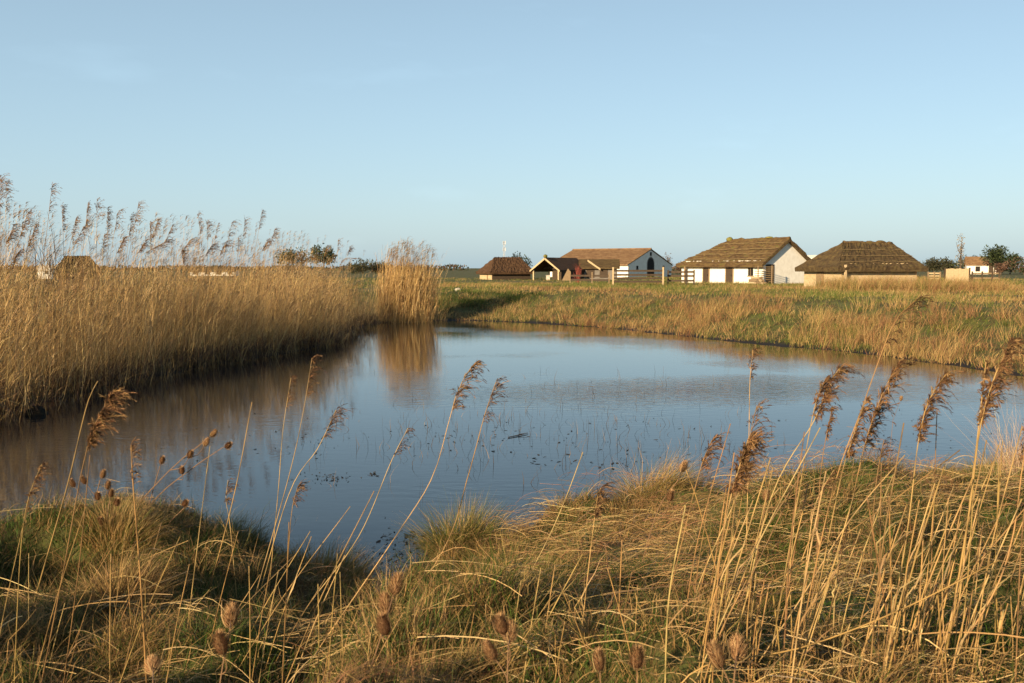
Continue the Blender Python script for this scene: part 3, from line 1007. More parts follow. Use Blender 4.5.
reed([(928, 650), (934, 498), (937, 411)], 5.5, 'bare straight reed right of the long feathered plume', None, .004, 0)
reed([(940, 690), (968, 520), (979, 434), (992, 384), (1010, 342)], 4.8, 'thick reed with the largest dark plume near the right edge', (436, .16, 90), .0075, 0, False, 1.4)
reed([(950, 690), (970, 500), (977, 441), (986, 362)], 4.9, 'reed with fuzzy upright tawny plume on the left of the largest right plume', (440, .05, 60), .006, 0, True, 1.5)
reed([(800, 620), (812, 520), (822, 490), (834, 470)], 5.8, 'low reed with small dark head hidden under the right row of plumes', (500, .12, 28), .004, 1)
reed([(868, 640), (873, 520), (878, 470), (884, 440)], 5.6, 'low reed with dark ragged head below the dense dark plume', (500, .13, 32), .0045, 1)
reed([(930, 690), (990, 600), (1012, 540), (1022, 470), (1030, 420)], 4.6, 'reed with tawny head cut by the right edge of the view', (450, .12, 50), .006, 1, True, 1.2)
reed([(640, 690), (705, 625), (800, 565), (880, 510), (960, 450)], 5.6, 'long fallen reed slanting up to the right across the thicket', None, .0048, 0)
reed([(700, 668), (800, 648), (900, 610), (1000, 560)], 4.4, 'lowest lodged reed lying almost flat at bottom right', None, .0048, 0)
reed([(740, 690), (800, 600), (850, 520), (905, 455)], 5.0, 'slanting reed crossing the stems below the dense dark plume', None, .0045, 0)
reed([(870, 690), (930, 610), (985, 555), (1040, 490)], 5.0, 'slanting reed crossing the thick bunch near the right edge', None, .0048, 0)
reed([(726, 690), (722, 600), (700, 510), (686, 470)], 5.2, 'broken reed leaning left toward the winged teasel head', None, .0042, 0)

# --- plain stalks of the thicket (nothing tells these apart)
for i in range(150):
    bx = R.uniform(668, 1060)
    if R.random() < .35:
        bx = R.choice([690, 790, 885, 955, 1005]) + R.normal(0, 12)
    Yd = R.uniform(4.3, 6.0)
    hpx = (R.uniform(70, 200) if i % 5 else R.uniform(190, 270)) * 5.2 / Yd
    lean_ = R.normal(.17, .13)
    cv = R.normal(0.03, .03)
    wp = [(bx, 690), (bx + lean_ * hpx * .5, 690 - hpx * .5), (bx + (lean_ + cv) * hpx, 690 - hpx)]
    reed(wp, Yd, 'plain golden headless reed stalk in the dense thicket at bottom right', None, R.uniform(.0032, .0055), int(R.random() < .5), group='plain reed stalks of the right thicket')
for i in range(36):
    bx = R.uniform(-20, 330)
    Yd = R.uniform(4.4, 6.6)
    hpx = R.uniform(60, 200) * 5.2 / Yd
    lean_ = R.normal(.30, .22)
    wp = [(bx, 690), (bx + lean_ * hpx * .5, 690 - hpx * .5), (bx + lean_ * 1.1 * hpx, 690 - hpx)]
    reed(wp, Yd, 'plain thin headless reed stalk among the grass at bottom left', None, R.uniform(.0026, .004), int(R.random() < .3), group='plain reed stalks of the left bank')
for i in range(22):
    bx = R.uniform(340, 660)
    Yd = R.uniform(4.4, 6.2)
    hpx = R.uniform(50, 130) * 5.2 / Yd
    lean_ = R.normal(.2, .25)
    wp = [(bx, 690), (bx + lean_ * hpx * .5, 690 - hpx * .5), (bx + lean_ * 1.1 * hpx, 690 - hpx)]
    reed(wp, Yd, 'short plain headless reed stalk in the grass at bottom centre', None, R.uniform(.0026, .004), 0, group='plain reed stalks of the middle bank')

# --- plumed stalks rising over the left bed against the sky
ENV = [(0, 178), (6, 182), (28, 212), (52, 186), (62, 205), (88, 203), (97, 200), (108, 208), (118, 212), (139, 201), (132, 215), (150, 222), (158, 220), (172, 226), (168, 240), (190, 240), (198, 214), (207, 222), (218, 224),
       (232, 222), (238, 238), (245, 218), (262, 211), (275, 230), (268, 240), (212, 245), (182, 250), (146, 240), (124, 238), (76, 218), (36, 225), (14, 225), (298, 252), (312, 258), (327, 246), (338, 240), (350, 247), (356, 258), (84, 226), (104, 235), (20, 250), (225, 243)]
lb = 'slender plumed reed rising above the left reed bed against the sky'
for i, (tx, ty) in enumerate(ENV):
    # depth of the bed edge along this column
    Ye = float(np.interp(tx, [-50, 0, 60, 130, 190, 240, 280, 322, 337, 356], [15.5, 17.6, 20, 23, 26, 28.5, 31, 33.5, 37.5, 42]))
    Yd = Ye + R.uniform(.8, 2.6)
    bx = tx - R.normal(14, 12)
    wp = [(bx, 300), ((bx * .6 + tx * .4), 262), (tx, ty)]
    L = R.uniform(.14, .36)
    pl = R.uniform(.18, .55)
    nbr = int(R.uniform(20, 50))
    zpx = F / Yd
    reed(wp, Yd, lb, (ty + pl * zpx, L * 1.1, nbr), .007, 2, R.random() < .8, .9, group='plumed reeds over the left bed')

# ------------------------------------------------------------------ pale dry tuft at the right edge
def fan(px, py, Y, n, hgt, label, col, name='dry_tuft', lean=(.1, .7), wid=.004):
    b = P(px, py, Y)
    z0 = h1(b[0], b[1])
    pts = np.stack([R.normal(0, .06, n), R.normal(0, .06, n), np.full(n, -.02)], 1)
    v, f, c = blades(pts, hgt * R.uniform(.5, 1.1, n), wid, R.uniform(0, 2 * PI, n), R.uniform(lean[0], lean[1], n), cmix(n, col, [1] * len(col)), 4, 1.3)
    return tag(link(name, mesh_np(name, v, f, M['straw'], c), None, (b[0], b[1], z0)), label, 'dry tuft')


fan(1022, 470, 8.6, 260, .95, 'pale spiky dry tuft at the right edge over the water', [(.45, .30, .2), (.5, .38, .24), (.36, .22, .14)])


# ------------------------------------------------------------------ teasels
def teasel_head(mb_parts, c, axis, L, Wd):
    """egg of bristles: returns geometry"""
    axis = axis / np.linalg.norm(axis)
    a = np.cross(axis, (.2, 1, .1))
    a /= np.linalg.norm(a)
    b = np.cross(axis, a)
    nu, nv = 12, 9
    vs, fs = [], []
    for i in range(nv):
        t = i / (nv - 1)
        r = .68 * Wd / 2 * math.sin(PI * min(.06 + .90 * t ** .85, 1)) ** .75
        for k in range(nu):
            th = 2 * PI * k / nu
            vs.append(c + axis * L * t + r * (math.cos(th) * a + math.sin(th) * b))
    for i in range(nv - 1):
        for k in range(nu):
            k2 = (k + 1) % nu
            fs.append((i * nu + k, i * nu + k2, (i + 1) * nu + k2, (i + 1) * nu + k))
    vs = np.array(vs)
    parts = [(vs, np.array(fs), np.tile(np.array([[.15, .078, .04]]), (len(vs), 1)))]
    # bristles
    n = 1100
    t = R.uniform(.03, .99, n)
    th = np.arange(n) * 2.39996
    r = .68 * Wd / 2 * np.sin(PI * np.minimum(.06 + .90 * t ** .85, 1)) ** .75
    rad = np.cos(th)[:, None] * a + np.sin(th)[:, None] * b
    p0 = c + axis * (L * t)[:, None] + rad * (r * .92)[:, None]
    d = rad * .75 + axis * (.35 + .7 * t)[:, None]
    d /= np.linalg.norm(d, axis=1)[:, None]
    sl = L * R.uniform(.16, .36, n)
    path = np.stack([p0, p0 + d * sl[:, None]], 1)
    sd_ = np.cross(d, axis)
    sd_ /= np.linalg.norm(sd_, axis=1)[:, None] + 1e-9
    v, f = strips(path, np.broadcast_to(np.array([[L * .024, L * .006]]), (n, 2)), sd_)
    parts.append((v, f, np.repeat(cmix(n, [(.36, .21, .10), (.48, .31, .16), (.20, .105, .05)], [3, 2, 2]), 4, 0)))
    return parts


def bracts(c, axis, L, n=6, scale=1.0):
    axis = axis / np.linalg.norm(axis)
    a = np.cross(axis, (.2, 1, .1))
    a /= np.linalg.norm(a)
    b = np.cross(axis, a)
    th = np.arange(n) * 2 * PI / n + R.random(n) * .6
    rad = np.cos(th)[:, None] * a + np.sin(th)[:, None] * b
    t = np.linspace(0, 1, 6)[None, :, None]
    ln = L * R.uniform(.6, 1.15, n)[:, None, None] * scale
    path = c + rad[:, None] * ln * (np.sin(t * 1.5) * .55) + axis[None, None] * ln * (t ** 2 * .75 - .05)
    side = np.cross(rad, axis)
    v, f = strips(path, np.broadcast_to((L * .045 * (1.15 - t[..., 0])), (n, 6)), side)
    return v, f, np.repeat(cmix(n, [(.36, .25, .12), (.26, .16, .08)], [1, 1]), 12, 0)


def teasel(label, Y, stem, heads, hl=.062, r=.005, group='dead teasels on the near bank'):
    """stem: pixel path from foot; heads: list of (px, py, joint index on the stem)"""
    pts = [P(a, b, Y) for a, b in stem]
    foot = pts[0].copy()
    g = h1(foot[0], foot[1])
    if foot[2] > g:
        d = pts[0] - pts[1]
        d = d / np.linalg.norm(d)
        d[2] = min(d[2], -.5)
        k = min((foot[2] - g) / -d[2], 2.0)
        pts.insert(0, foot + d * k)
        foot = pts[0].copy()
        off = 1
    else:
        off = 0
    foot[2] = min(foot[2], h1(foot[0], foot[1]))
    pts[0] = foot.copy()
    root = thing('teasel', label, 'teasel', foot, 0, group)
    parts = []
    mb = MB()
    c = spline(pts, 14) - foot
    mb.tube(c, list(np.linspace(r, r * .6, 14)), 5)
    for hx, hy, j in heads:
        hp = P(hx, hy, Y + R.normal(0, .08)) - foot
        if j is None:
            base = c[-1]
            ax = hp - c[-4]
        else:
            base = c[min(int(j * 13), 12)]
            mid = (base + hp) / 2 + np.array([.02, 0, -.03])
            cc = spline([base, mid, hp], 7)
            mb.tube(cc, list(np.linspace(r * .6, r * .42, 7)), 4)
            ax = cc[-1] - cc[-2]
        ax = ax / np.linalg.norm(ax) + np.array([0, 0, .25])
        ax /= np.linalg.norm(ax)
        if j is None:
            mb.tube([base, hp], r * .5, 4)
        hm = cat_parts(teasel_head(None, hp - ax * hl * .4, ax, hl * (.86 if Y < 5 else .95), hl * (.72 if Y < 5 else .78)))
        ho = link('seed_head', mesh_np('seed_head', *hm[:2], M['teasel'], hm[2]), root)
        bv = bracts(hp - ax * hl * .4, ax, hl * 1.5)
        link('bract', mesh_np('bract', *bv[:2], M['teasel'], bv[2]), ho)
    me = bpy.data.meshes.new('stem')
    me.from_pydata(mb.v, [], mb.f)
    me.materials.append(M['straw'])
    at = me.color_attributes.new('tint', 'FLOAT_COLOR', 'POINT')
    cc = np.ones((len(mb.v), 4), np.float32)
    cc[:, :3] = (.22, .13, .07)
    at.data.foreach_set('color', cc.ravel())
    link('stem', me, root)
    return root


teasel('branching dark teasel leaning far right with the topmost seed heads over the left water', 7.0, [(70, 590), (120, 525), (170, 470), (206, 440)], [(213, 434, None), (206, 443, .9), (190, 455, .8)], .058)
teasel('dark teasel leaning right with its lone head furthest right over the left water', 7.2, [(100, 580), (150, 505), (190, 470), (222, 448)], [(228, 446, None), (182, 471, .7)], .058)
teasel('teasel with a single small head on a straight stem under the leaning pair', 7.3, [(130, 590), (145, 520), (160, 466)], [(162, 461, None)], .056)
teasel('low teasel with one head just above the broad green tussock', 7.0, [(140, 590), (165, 530), (184, 508)], [(185, 504, None)], .056)
teasel('bushy teasel with five heads clustered right of the big tawny plume', 6.9, [(70, 590), (88, 530), (100, 480)], [(103, 475, None), (84, 481, .85), (108, 486, .8), (98, 497, .7), (73, 484, .75)], .058)
teasel('teasel with two heads low in the cluster behind the left reeds', 6.8, [(85, 600), (102, 540), (110, 500)], [(111, 494, None), (117, 503, .8), (101, 522, .6)], .056)
teasel('teasel with two low heads nearest the narrow tawny reed head', 6.9, [(30, 600), (52, 550), (78, 514)], [(81, 509, None), (54, 517, .55)], .056)
teasel('blurred teasel with three heads stacked one above another in the bottom middle', 3.6, [(352, 720), (370, 670), (383, 630)], [(396, 586, None), (386, 605, .97), (384, 626, .93)], .085, .004)
teasel('near teasel with one big pale head beside the cut reed at bottom left', 3.4, [(215, 720), (222, 670), (230, 628)], [(231, 617, None), (221, 645, .7)], .085, .004)
teasel('close teasel head at the very bottom left corner of the bank', 3.2, [(150, 730), (152, 700), (153, 680)], [(153, 667, None)], .075, .004)
teasel('near teasel with three heads huddled together below the bright green tussock', 3.5, [(505, 730), (507, 690), (508, 650)], [(510, 634, None), (502, 626, .9), (491, 652, .7)], .08, .004)
teasel('close round teasel head at the bottom, left one of the pair below the cut reed', 3.3, [(603, 740), (602, 700), (600, 676)], [(599, 662, None)], .075, .004)
teasel('close round teasel head at the bottom, right one of the pair below the cut reed', 3.3, [(634, 740), (636, 700), (637, 676)], [(637, 659, None)], .08, .004)
teasel('near teasel with big double heads at the foot of the thick woolly plume', 3.2, [(728, 740), (732, 700), (735, 670)], [(737, 651, None), (717, 657, .8)], .092, .0045)
teasel('teasel with ragged winged head perched over the water in the middle right', 6.6, [(640, 570), (658, 510), (678, 480)], [(683, 468, None), (670, 497, .6)], .075)
teasel('small teasel head nestled in brown grass right of the thick woolly plume', 6.4, [(757, 560), (762, 525), (765, 505)], [(766, 497, None)], .07)
teasel('tiny teasel head on a wiry stem between the dense dark plume and the feathered plume', 6.2, [(890, 560), (888, 480), (893, 420)], [(901, 399, None)], .03, .002)


# ------------------------------------------------------------------ things in the water (stuff: countless twigs and flecks)
n = 520
px = R.uniform(300, 790, n)
py = R.normal(432, 26, n)
py = np.clip(py, 372, 520)
k = R.random(n) < np.exp(-((px - 560) / 190) ** 2) + .15
pts = np.array([G(a, b) for a, b in zip(px[k], py[k])])
pts = np.repeat(pts, 2, 0) + R.normal(0, .08, (2 * k.sum(), 3)) * np.array([1, 1, 0])
n = len(pts)
hh = R.uniform(.04, .30, n) * (R.random(n) < .8)
parts = [blades(pts - np.array([0, 0, .02]), hh + .02, R.uniform(.004, .008, n), R.uniform(0, 2 * PI, n), R.uniform(.05, .9, n), cmix(n, [(.05, .035, .022), (.13, .09, .05), (.22, .15, .08)], [4, 3, 1]), 3)]
v, f, c = cat_parts(parts)
tag(link('water_twigs', mesh_np('water_twigs', v, f, M['straw'], c)), 'thin dark twigs poking out of the middle of the pond', 'twigs', kind='stuff')


def flecks(cx, cy, sx, sy, n, size):
    q = np.array([G(a, b) for a, b in zip(R.normal(cx, sx, n), R.normal(cy, sy, n))])
    d = R.uniform(0, PI, n)
    L = R.uniform(size[0], size[1], n)
    a = np.stack([np.cos(d), np.sin(d), 0 * d], 1)
    b = np.stack([-np.sin(d), np.cos(d), 0 * d], 1)
    t = np.linspace(-.5, .5, 4)[None, :, None]
    path = q[:, None] + a[:, None] * L[:, None, None] * t + np.array([0, 0, .006])
    w = np.broadcast_to(np.array([[.2, 1, .9, .15]]), (n, 4)) * (L * .45)[:, None]
    path = path + np.array([0, 0, .012])[None, None] * R.normal(.2, 1, (n, 1, 1)) * t
    v, f = strips(path, w, b + np.array([0, 0, .2]) * R.normal(0, 1, (n, 1)))
    v[:, 2] = np.maximum(v[:, 2], .003)
    return v, f, np.repeat(cmix(n, [(.02, .016, .01), (.06, .045, .025)], [3, 2]), 8, 0)


parts = [flecks(325, 478, 16, 3, 60, (.02, .06)), flecks(372, 475, 4, 1.5, 10, (.03, .08)), flecks(590, 462, 40, 4, 25, (.03, .09)), flecks(660, 440, 60, 14, 40, (.03, .08)), flecks(400, 562, 22, 14, 260, (.012, .04)),
         flecks(500, 437, 60, 8, 50, (.03, .08)), flecks(740, 470, 60, 12, 30, (.02, .06)), flecks(300, 440, 60, 12, 60, (.02, .06)), flecks(430, 540, 20, 5, 70, (.03, .08)), flecks(900, 430, 60, 20, 60, (.02, .05))]
v, f, c = cat_parts(parts)
tag(link('floating_debris', mesh_np('floating_debris', v, f, M['straw'], c)), 'scattered dark leaf flecks floating on the pond', 'debris', kind='stuff')
a, b = G(508, 438), G(528, 434)
mb = MB().tube([a + (0, 0, .01), (a + b) / 2 + (0, 0, .012), b + (0, 0, .01)], [.007, .009, .004], 6)
mb.tube([(a + b) / 2 + (0, 0, .02), (a + b) / 2 + (.15, .1, .04)], [.004, .002], 5)
tag(mb.build('branch', M['darkwood']), 'dark broken branch floating flat in the middle of the pond', 'branch')
# low dark hump at the left water line
a = G(36, 414)
v, f = [], []
mb = MB()
nu, nv = 14, 8
vs = []
for i in range(nv):
    t = i / (nv - 1) * PI / 2
    for k in range(nu):
        th = 2 * PI * k / nu
        rr = 1 + R.normal(0, .09)
        vs.append((.20 * rr * math.cos(t) * math.cos(th), .16 * rr * math.cos(t) * math.sin(th), .17 * math.sin(t) * (1 + R.normal(0, .06)) - .02))
fs = [(i * nu + k, i * nu + (k + 1) % nu, (i + 1) * nu + (k + 1) % nu, (i + 1) * nu + k) for i in range(nv - 1) for k in range(nu)]
mb.add(vs, fs)
tag(mb.build('mud_clump', M['mud'], None, tuple(a), smooth=True), 'small black muddy clump in the water at the left reed edge', 'mud clump')
# mud sheet detail in the inlet: a few dark sods
for (px_, py_, s_) in ((372, 578, .22), (352, 570, .3), (405, 596, .18)):
    pass


# ------------------------------------------------------------------ buildings
def roof(L, Wd, eave, rise, hl, hr, over=.35, thick=.25, rough=.05, seed=0, nx_=44, nv_=12, overx=None):
    """thatched roof as one mesh: two long slopes plus hips where hl / hr > 0. x along the ridge, centred."""
    rg = np.random.default_rng(seed)
    ox = over if overx is None else overx
    mb = MB()
    hl_, hr_ = hl, hr
    drop = rise * over / (Wd / 2)

    def slab(fn, nu, nv):
        top = []
        for j in range(nv + 1):
            for i in range(nu + 1):
                top.append(np.array(fn(i / nu, j / nv)))
        top = np.array(top)
        # normals are constant on a plane: take from three corners
        e1 = top[nu] - top[0]
        e2 = top[nu * 0 + (nu + 1) * nv] - top[0]
        nn = np.cross(e1, e2)
        nn /= np.linalg.norm(nn)
        if nn[2] < 0:
            nn = -nn
        dis = rg.normal(0, rough, len(top)) * .6
        # layered courses
        jj = np.repeat(np.arange(nv + 1), nu + 1)
        dis += np.where(jj % 3 == 0, rough * .8, 0)
        tp = top + nn * dis[:, None]
        tp[jj == 0] += np.stack([rg.normal(0, rough, (jj == 0).sum()) * .4, 0 * tp[jj == 0, 0], rg.normal(0, rough, (jj == 0).sum())], 1)
        bt = top - np.array([0, 0, thick])
        n0 = len(top)
        vs = np.vstack([tp, bt])
        fs = []
        for j in range(nv):
            for i in range(nu):
                a = j * (nu + 1) + i
                q = (a, a + 1, a + nu + 2, a + nu + 1)
                fs.append(q)
                fs.append(tuple(x + n0 for x in q[::-1]))
        for i in range(nu):
            fs.append((i + 1, i, i + n0, i + 1 + n0))
        for j in range(nv):
            a, b = j * (nu + 1), (j + 1) * (nu + 1)
            fs.append((a, b, b + n0, a + n0))
            a, b = a + nu, b + nu
            fs.append((b, a, a + n0, b + n0))
        mb.add(vs, fs)

    x0, x1 = -L / 2 - ox, L / 2 + ox
    for sgn in (-1, 1):
        def fn(u, v_, sgn=sgn):
            xl = x0 + (hl_ + ox if hl_ > 0 else 0) * v_
            xr = x1 - (hr_ + ox if hr_ > 0 else 0) * v_
            return (xl + (xr - xl) * u, sgn * (Wd / 2 + over) * (1 - v_), eave - drop + (rise + drop) * v_)
        slab(fn, nx_, nv_)
    if hl > 0:
        slab(lambda u, v_: (x0 + (hl + ox) * v_, (Wd / 2 + over) * (1 - v_) * (1 - 2 * u), eave - drop + (rise + drop) * v_), 16, nv_)
    if hr > 0:
        slab(lambda u, v_: (x1 - (hr + ox) * v_, (Wd / 2 + over) * (1 - v_) * (2 * u - 1), eave - drop + (rise + drop) * v_), 16, nv_)
    return mb


def house_body(L, Wd, eave, rise, gl=True, gr=True, y_in=0):
    """wall shell: gable ends where asked"""
    mb = MB()
    t = .22
    mb.box((0, -Wd / 2 + t / 2, eave / 2 - .15), (L, t, eave + .3))
    mb.box((0, Wd / 2 - t / 2, eave / 2 - .15), (L, t, eave + .3))
    for s, g in ((-1, gl), (1, gr)):
        poly = [(-Wd / 2 + t, -.3), (Wd / 2 - t, -.3), (Wd / 2 - t, eave)] + ([(0, eave + rise * (1 - 2 * t / Wd) - .03)] if g else []) + [(-Wd / 2 + t, eave)]
        xa = s * (L / 2 - .003) - (t if s > 0 else 0)
        vs = [(xa, y, z) for y, z in poly] + [(xa + t, y, z) for y, z in poly]
        n = len(poly)
        mb.add(vs, [tuple(range(n))[::-1], tuple(range(n, 2 * n))] + [(i, (i + 1) % n, (i + 1) % n + n, i + n) for i in range(n)])
    return mb


def ridge(L0, L1, z, r, rg, n=18):
    pts = [(L0 + (L1 - L0) * i / n, rg.normal(0, .02), z + rg.normal(0, .03)) for i in range(n + 1)]
    return MB().tube(pts, [r * (1 + rg.normal(0, .1)) for _ in pts], 8)


def lump(c, s, rg):
    mb = MB()
    nu, nv = 10, 7
    vs = []
    for i in range(nv):
        t = -PI / 2 + PI * i / (nv - 1)
        for k in range(nu):
            th = 2 * PI * k / nu
            q = 1 + rg.normal(0, .06)
            vs.append((c[0] + s[0] * q * math.cos(t) * math.cos(th), c[1] + s[1] * q * math.cos(t) * math.sin(th), c[2] + s[2] * q * math.sin(t)))
    mb.add(vs, [(i * nu + k, i * nu + (k + 1) % nu, (i + 1) * nu + (k + 1) % nu, (i + 1) * nu + k) for i in range(nv - 1) for k in range(nu)])
    return mb


def place(name, label, cat, px, Y, rz, z=None, group=None):
    b = P(px, 280, Y)
    return thing(name, label, cat, (b[0], b[1], h1(b[0], b[1]) if z is None else z), rz, group)


rgb_ = np.random.default_rng(3)
# ---- whitewashed cottage: near corner at px 760, Y 80
a_ = math.radians(58)
corner = P(763, 280, 80)
Lc, Wc, ec, rc = 9.7, 5.4, 2.0, 1.82
# local: x along the length (pointing to the near corner), y across; near long wall at y=-W/2, gable with the arch of sun at +x
ux = np.array([math.cos(a_), -math.sin(a_)])
uy = np.array([math.sin(a_), math.cos(a_)])
cc = corner[:2] - ux * Lc / 2 + uy * Wc / 2
cott = thing('cottage', 'long whitewashed cottage with mossy thatched roof and sunlit front wall', 'cottage', (cc[0], cc[1], 1.2), -a_)
house_body(Lc, Wc, ec, rc, False, True).build('wall', M['white'], cott)
rf = roof(Lc, Wc, ec, rc, 3.1, 0, .42, .26, .06, 5, overx=.3).build('roof', M['thatch'], cott)
ridge(-Lc / 2 + 3.0, Lc / 2 + .3, ec + rc - .02, .12, rgb_).build('ridge_cap', M['thatch'], rf, smooth=True)
lump((-Lc / 2 + 3.2, -.1, ec + rc + .06), (.30, .26, .2), rgb_).build('moss_lump', M['moss'], rf, smooth=True)
lump((Lc / 2 - 2.0, 0, ec + rc + .10), (.42, .26, .1), rgb_).build('moss_lump', M['moss'], rf, smooth=True)
for v_ in (.17, .38, .57, .8):
    mb = MB()
    dr = rc * .42 / (Wc / 2)
    xl = -Lc / 2 - .3 + 3.4 * v_
    pts = [(xl + (Lc / 2 + .28 - xl) * i / 16, -(Wc / 2 + .42) * (1 - v_) - .05, ec - dr + (rc + dr) * v_ + .07 + rgb_.normal(0, .02)) for i in range(17)]
    mb.tube(pts, .028, 5)
    mb.build('thatch_rod', M['rod'], rf)
fy = -Wc / 2
for x_, w_, nm in ((-1.7, .65, 'door'), (1.1, .75, 'door')):
    d = MB().box((x_, fy - .012, .83), (w_, .06, 1.62)).build(nm, M['darkwood'], cott)
    MB().prism([(x_ - w_ / 2 - .09, 0), (x_ - w_ / 2 - .005, 0), (x_ - w_ / 2 - .005, 1.66), (x_ + w_ / 2 + .005, 1.66), (x_ + w_ / 2 + .005, 0), (x_ + w_ / 2 + .09, 0), (x_ + w_ / 2 + .09, 1.75), (x_ - w_ / 2 - .09, 1.75)], fy - .07, fy + .02).build('door_frame', M['wood'], d)
    MB().box((x_ + w_ * .33, fy - .06, .8), (.04, .05, .12)).build('handle', M['dark'], d)
wdw = MB().box((3.5, fy - .01, 1.1), (.55, .05, .65)).build('window', M['dark'], cott)
MB().box((3.5, fy - .03, .74), (.7, .1, .06)).build('sill', M['wood'], wdw)
MB().box((3.5, fy - .035, 1.1), (.04, .05, .66)).build('mullion', M['wood'], wdw)
MB().box((-4.0, fy - .35, .8), (.15, .15, 1.65)).build('eave_post', M['wood'], cott)
# low lean-to on the far side of the gable
MB().box((Lc / 2 - 1.0, Wc / 2 + 1.3, .75), (2.0, 2.5, 1.6)).build('lean_to', M['redwood'], cott)
MB().box((Lc / 2 - .9, Wc / 2 + 1.35, 1.62), (2.4, 2.8, .12)).build('lean_to_roof', M['thatchbrown'], cott)
# a dark plank door at the near corner of the gable
MB().box((Lc / 2 + .012, -Wc / 2 + .75, .85), (.06, .9, 1.7)).build('side_door', M['darkwood'], cott)

# log pile by the cottage corner
lp = corner + np.array([-.7, -1.3, 0])
lp[2] = h1(lp[0], lp[1])
for row in range(3):
    for k in range(4 - row):
        q = lp + np.array([k * .25 + row * .125 - .5, 0, .12 + row * .21])
        ll = np.array([.3, -.9, 0]) * R.uniform(.5, .62)
        o = MB().tube([q - ll, q + ll], R.uniform(.10, .122), 9).build('log', M['wood'] if (row + k) % 2 else M['palewood'])
        tag(o, 'round cut log in the pile against the corner of the white cottage', 'log', 'logs piled by the white cottage')
# woven stick rack beside it
rk = thing('stick_rack', 'rack of pale horizontal sticks standing by the cottage gable', 'stick rack', (corner[0] - .1, corner[1] - 1.0, h1(corner[0], corner[1] - 1)))
for s_ in (-.55, .55):
    MB().tube([(s_, 0, -.1), (s_, 0, 1.5)], .045, 6).build('post', M['wood'], rk)
for j in range(8):
    MB().tube([(-.8, .05, .2 + j * .17), (.75, .06, .24 + j * .165)], .026, 5).build('stick', M['rod'], rk)

# ---- right thatched hut
a_ = math.radians(14)
ux = np.array([math.cos(a_), math.sin(a_)])
uy = np.array([-math.sin(a_), math.cos(a_)])
Yh = 64.0
cc = P(870, 280, Yh)[:2] + uy * 1.2
zh = 1.15
eh = 2.9 - zh
hut = thing('thatched_hut', 'low brown hut with large mossy thatched roof right of the white cottage', 'hut', (cc[0], cc[1], zh), a_)
Lh, Wh, rh = 5.45, 4.4, 1.36
house_body(Lh, Wh, eh, rh, False, False).build('wall', M['palewood'], hut)
rf = roof(Lh, Wh, eh, rh, 1.5, .4, .45, .26, .045, 9, overx=.42).build('roof', M['thatchbrown'], hut)
ridge(-Lh / 2 + 1.5, Lh / 2 - .4, eh + rh - .03, .12, rgb_).build('ridge_cap', M['thatch'], rf, smooth=True)
for v_ in (.2, .42, .66):
    dr = rh * .45 / (Wh / 2)
    xl, xr = -Lh / 2 - .42 + 1.92 * v_, Lh / 2 + .4 - .8 * v_
    pts = [(xl + (xr - xl) * i / 16, -(Wh / 2 + .45) * (1 - v_) - .05, eh - dr + (rh + dr) * v_ + .07 + rgb_.normal(0, .02)) for i in range(17)]
    MB().tube(pts, .016, 5).build('thatch_rod', M['rod'], rf)
MB().box((-Lh / 2 + .05, -Wh / 2 - .4, eh / 2 - .3), (.12, .12, eh + .4)).build('eave_post', M['palewood'], hut)
MB().box((-Lh / 2 - .02, .2, eh / 2 - .05), (.06, .85, eh)).build('door', M['wood'], hut)

# ---- small left hut
a_ = math.radians(-14)
Yh = 112.0
cc = P(505, 280, Yh)[:2]
hut2 = thing('thatched_hut', 'small dark thatched hut with sunlit board gable at the left of the farm', 'hut', (cc[0], cc[1] + 1.5, 1.25), math.radians(24))
Lh, Wh, eh, rh = 4.7, 3.6, 1.15, 1.4
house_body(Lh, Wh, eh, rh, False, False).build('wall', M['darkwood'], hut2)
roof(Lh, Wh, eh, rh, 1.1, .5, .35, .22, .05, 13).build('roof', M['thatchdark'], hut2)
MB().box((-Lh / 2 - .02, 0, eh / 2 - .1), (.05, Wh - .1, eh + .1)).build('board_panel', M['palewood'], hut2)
MB().box((-Lh / 2 - .09, -Wh / 2 + 1.2, eh / 2 - .2), (.09, .12, eh + .3)).build('post', M['wood'], hut2)

# ---- open shed with its thatched roof
Ys = 108.0
cc = P(546, 280, Ys)
rz = math.radians(-28)      # gable faces the viewer's left front; x = across, y = along the ridge going back
shed = thing('open_shed', 'open fronted thatched shed with pale bargeboard on dark gable in front of the barn', 'shed', (cc[0], cc[1], 1.25), rz)
def gable_roof(mb, w_, l0, l1, ez, rz_, t_):
    for s_ in (-1, 1):
        pr = [(0, rz_), (s_ * w_, ez), (s_ * w_, ez - t_), (0, rz_ - t_)]
        mb.prism(pr if s_ > 0 else pr[::-1], l0, l1)
    return mb
rf = gable_roof(MB(), 1.75, -.3, 8.0, 1.15, 2.5, .22).build('roof', M['thatchdark'], shed)
lump((0, -.15, 2.62), (.22, .3, .2), rgb_).build('finial', M['moss'], rf)
for s_ in (-1, 1):
    mb = MB()
    pr = [(s_ * .02, 2.46), (s_ * 1.8, 1.1), (s_ * 1.8, .92), (s_ * .02, 2.24)]
    mb.prism(pr if s_ > 0 else pr[::-1], -.37, -.305)
    mb.build('bargeboard', M['palewood'], shed)
for x_ in (-1.5, 1.5):
    for y_ in (0, 3.9, 7.7):
        MB().box((x_, y_, .5), (.14, .14, 1.35)).build('post', M['palewood'], shed)
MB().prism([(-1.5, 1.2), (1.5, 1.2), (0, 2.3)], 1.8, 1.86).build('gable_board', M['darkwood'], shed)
MB().box((.65, 2.2, .45), (1.9, .06, 1.5)).build('shade_panel', M['darkwood'], shed)  # dark board added to stand in for the shed's shadowy interior
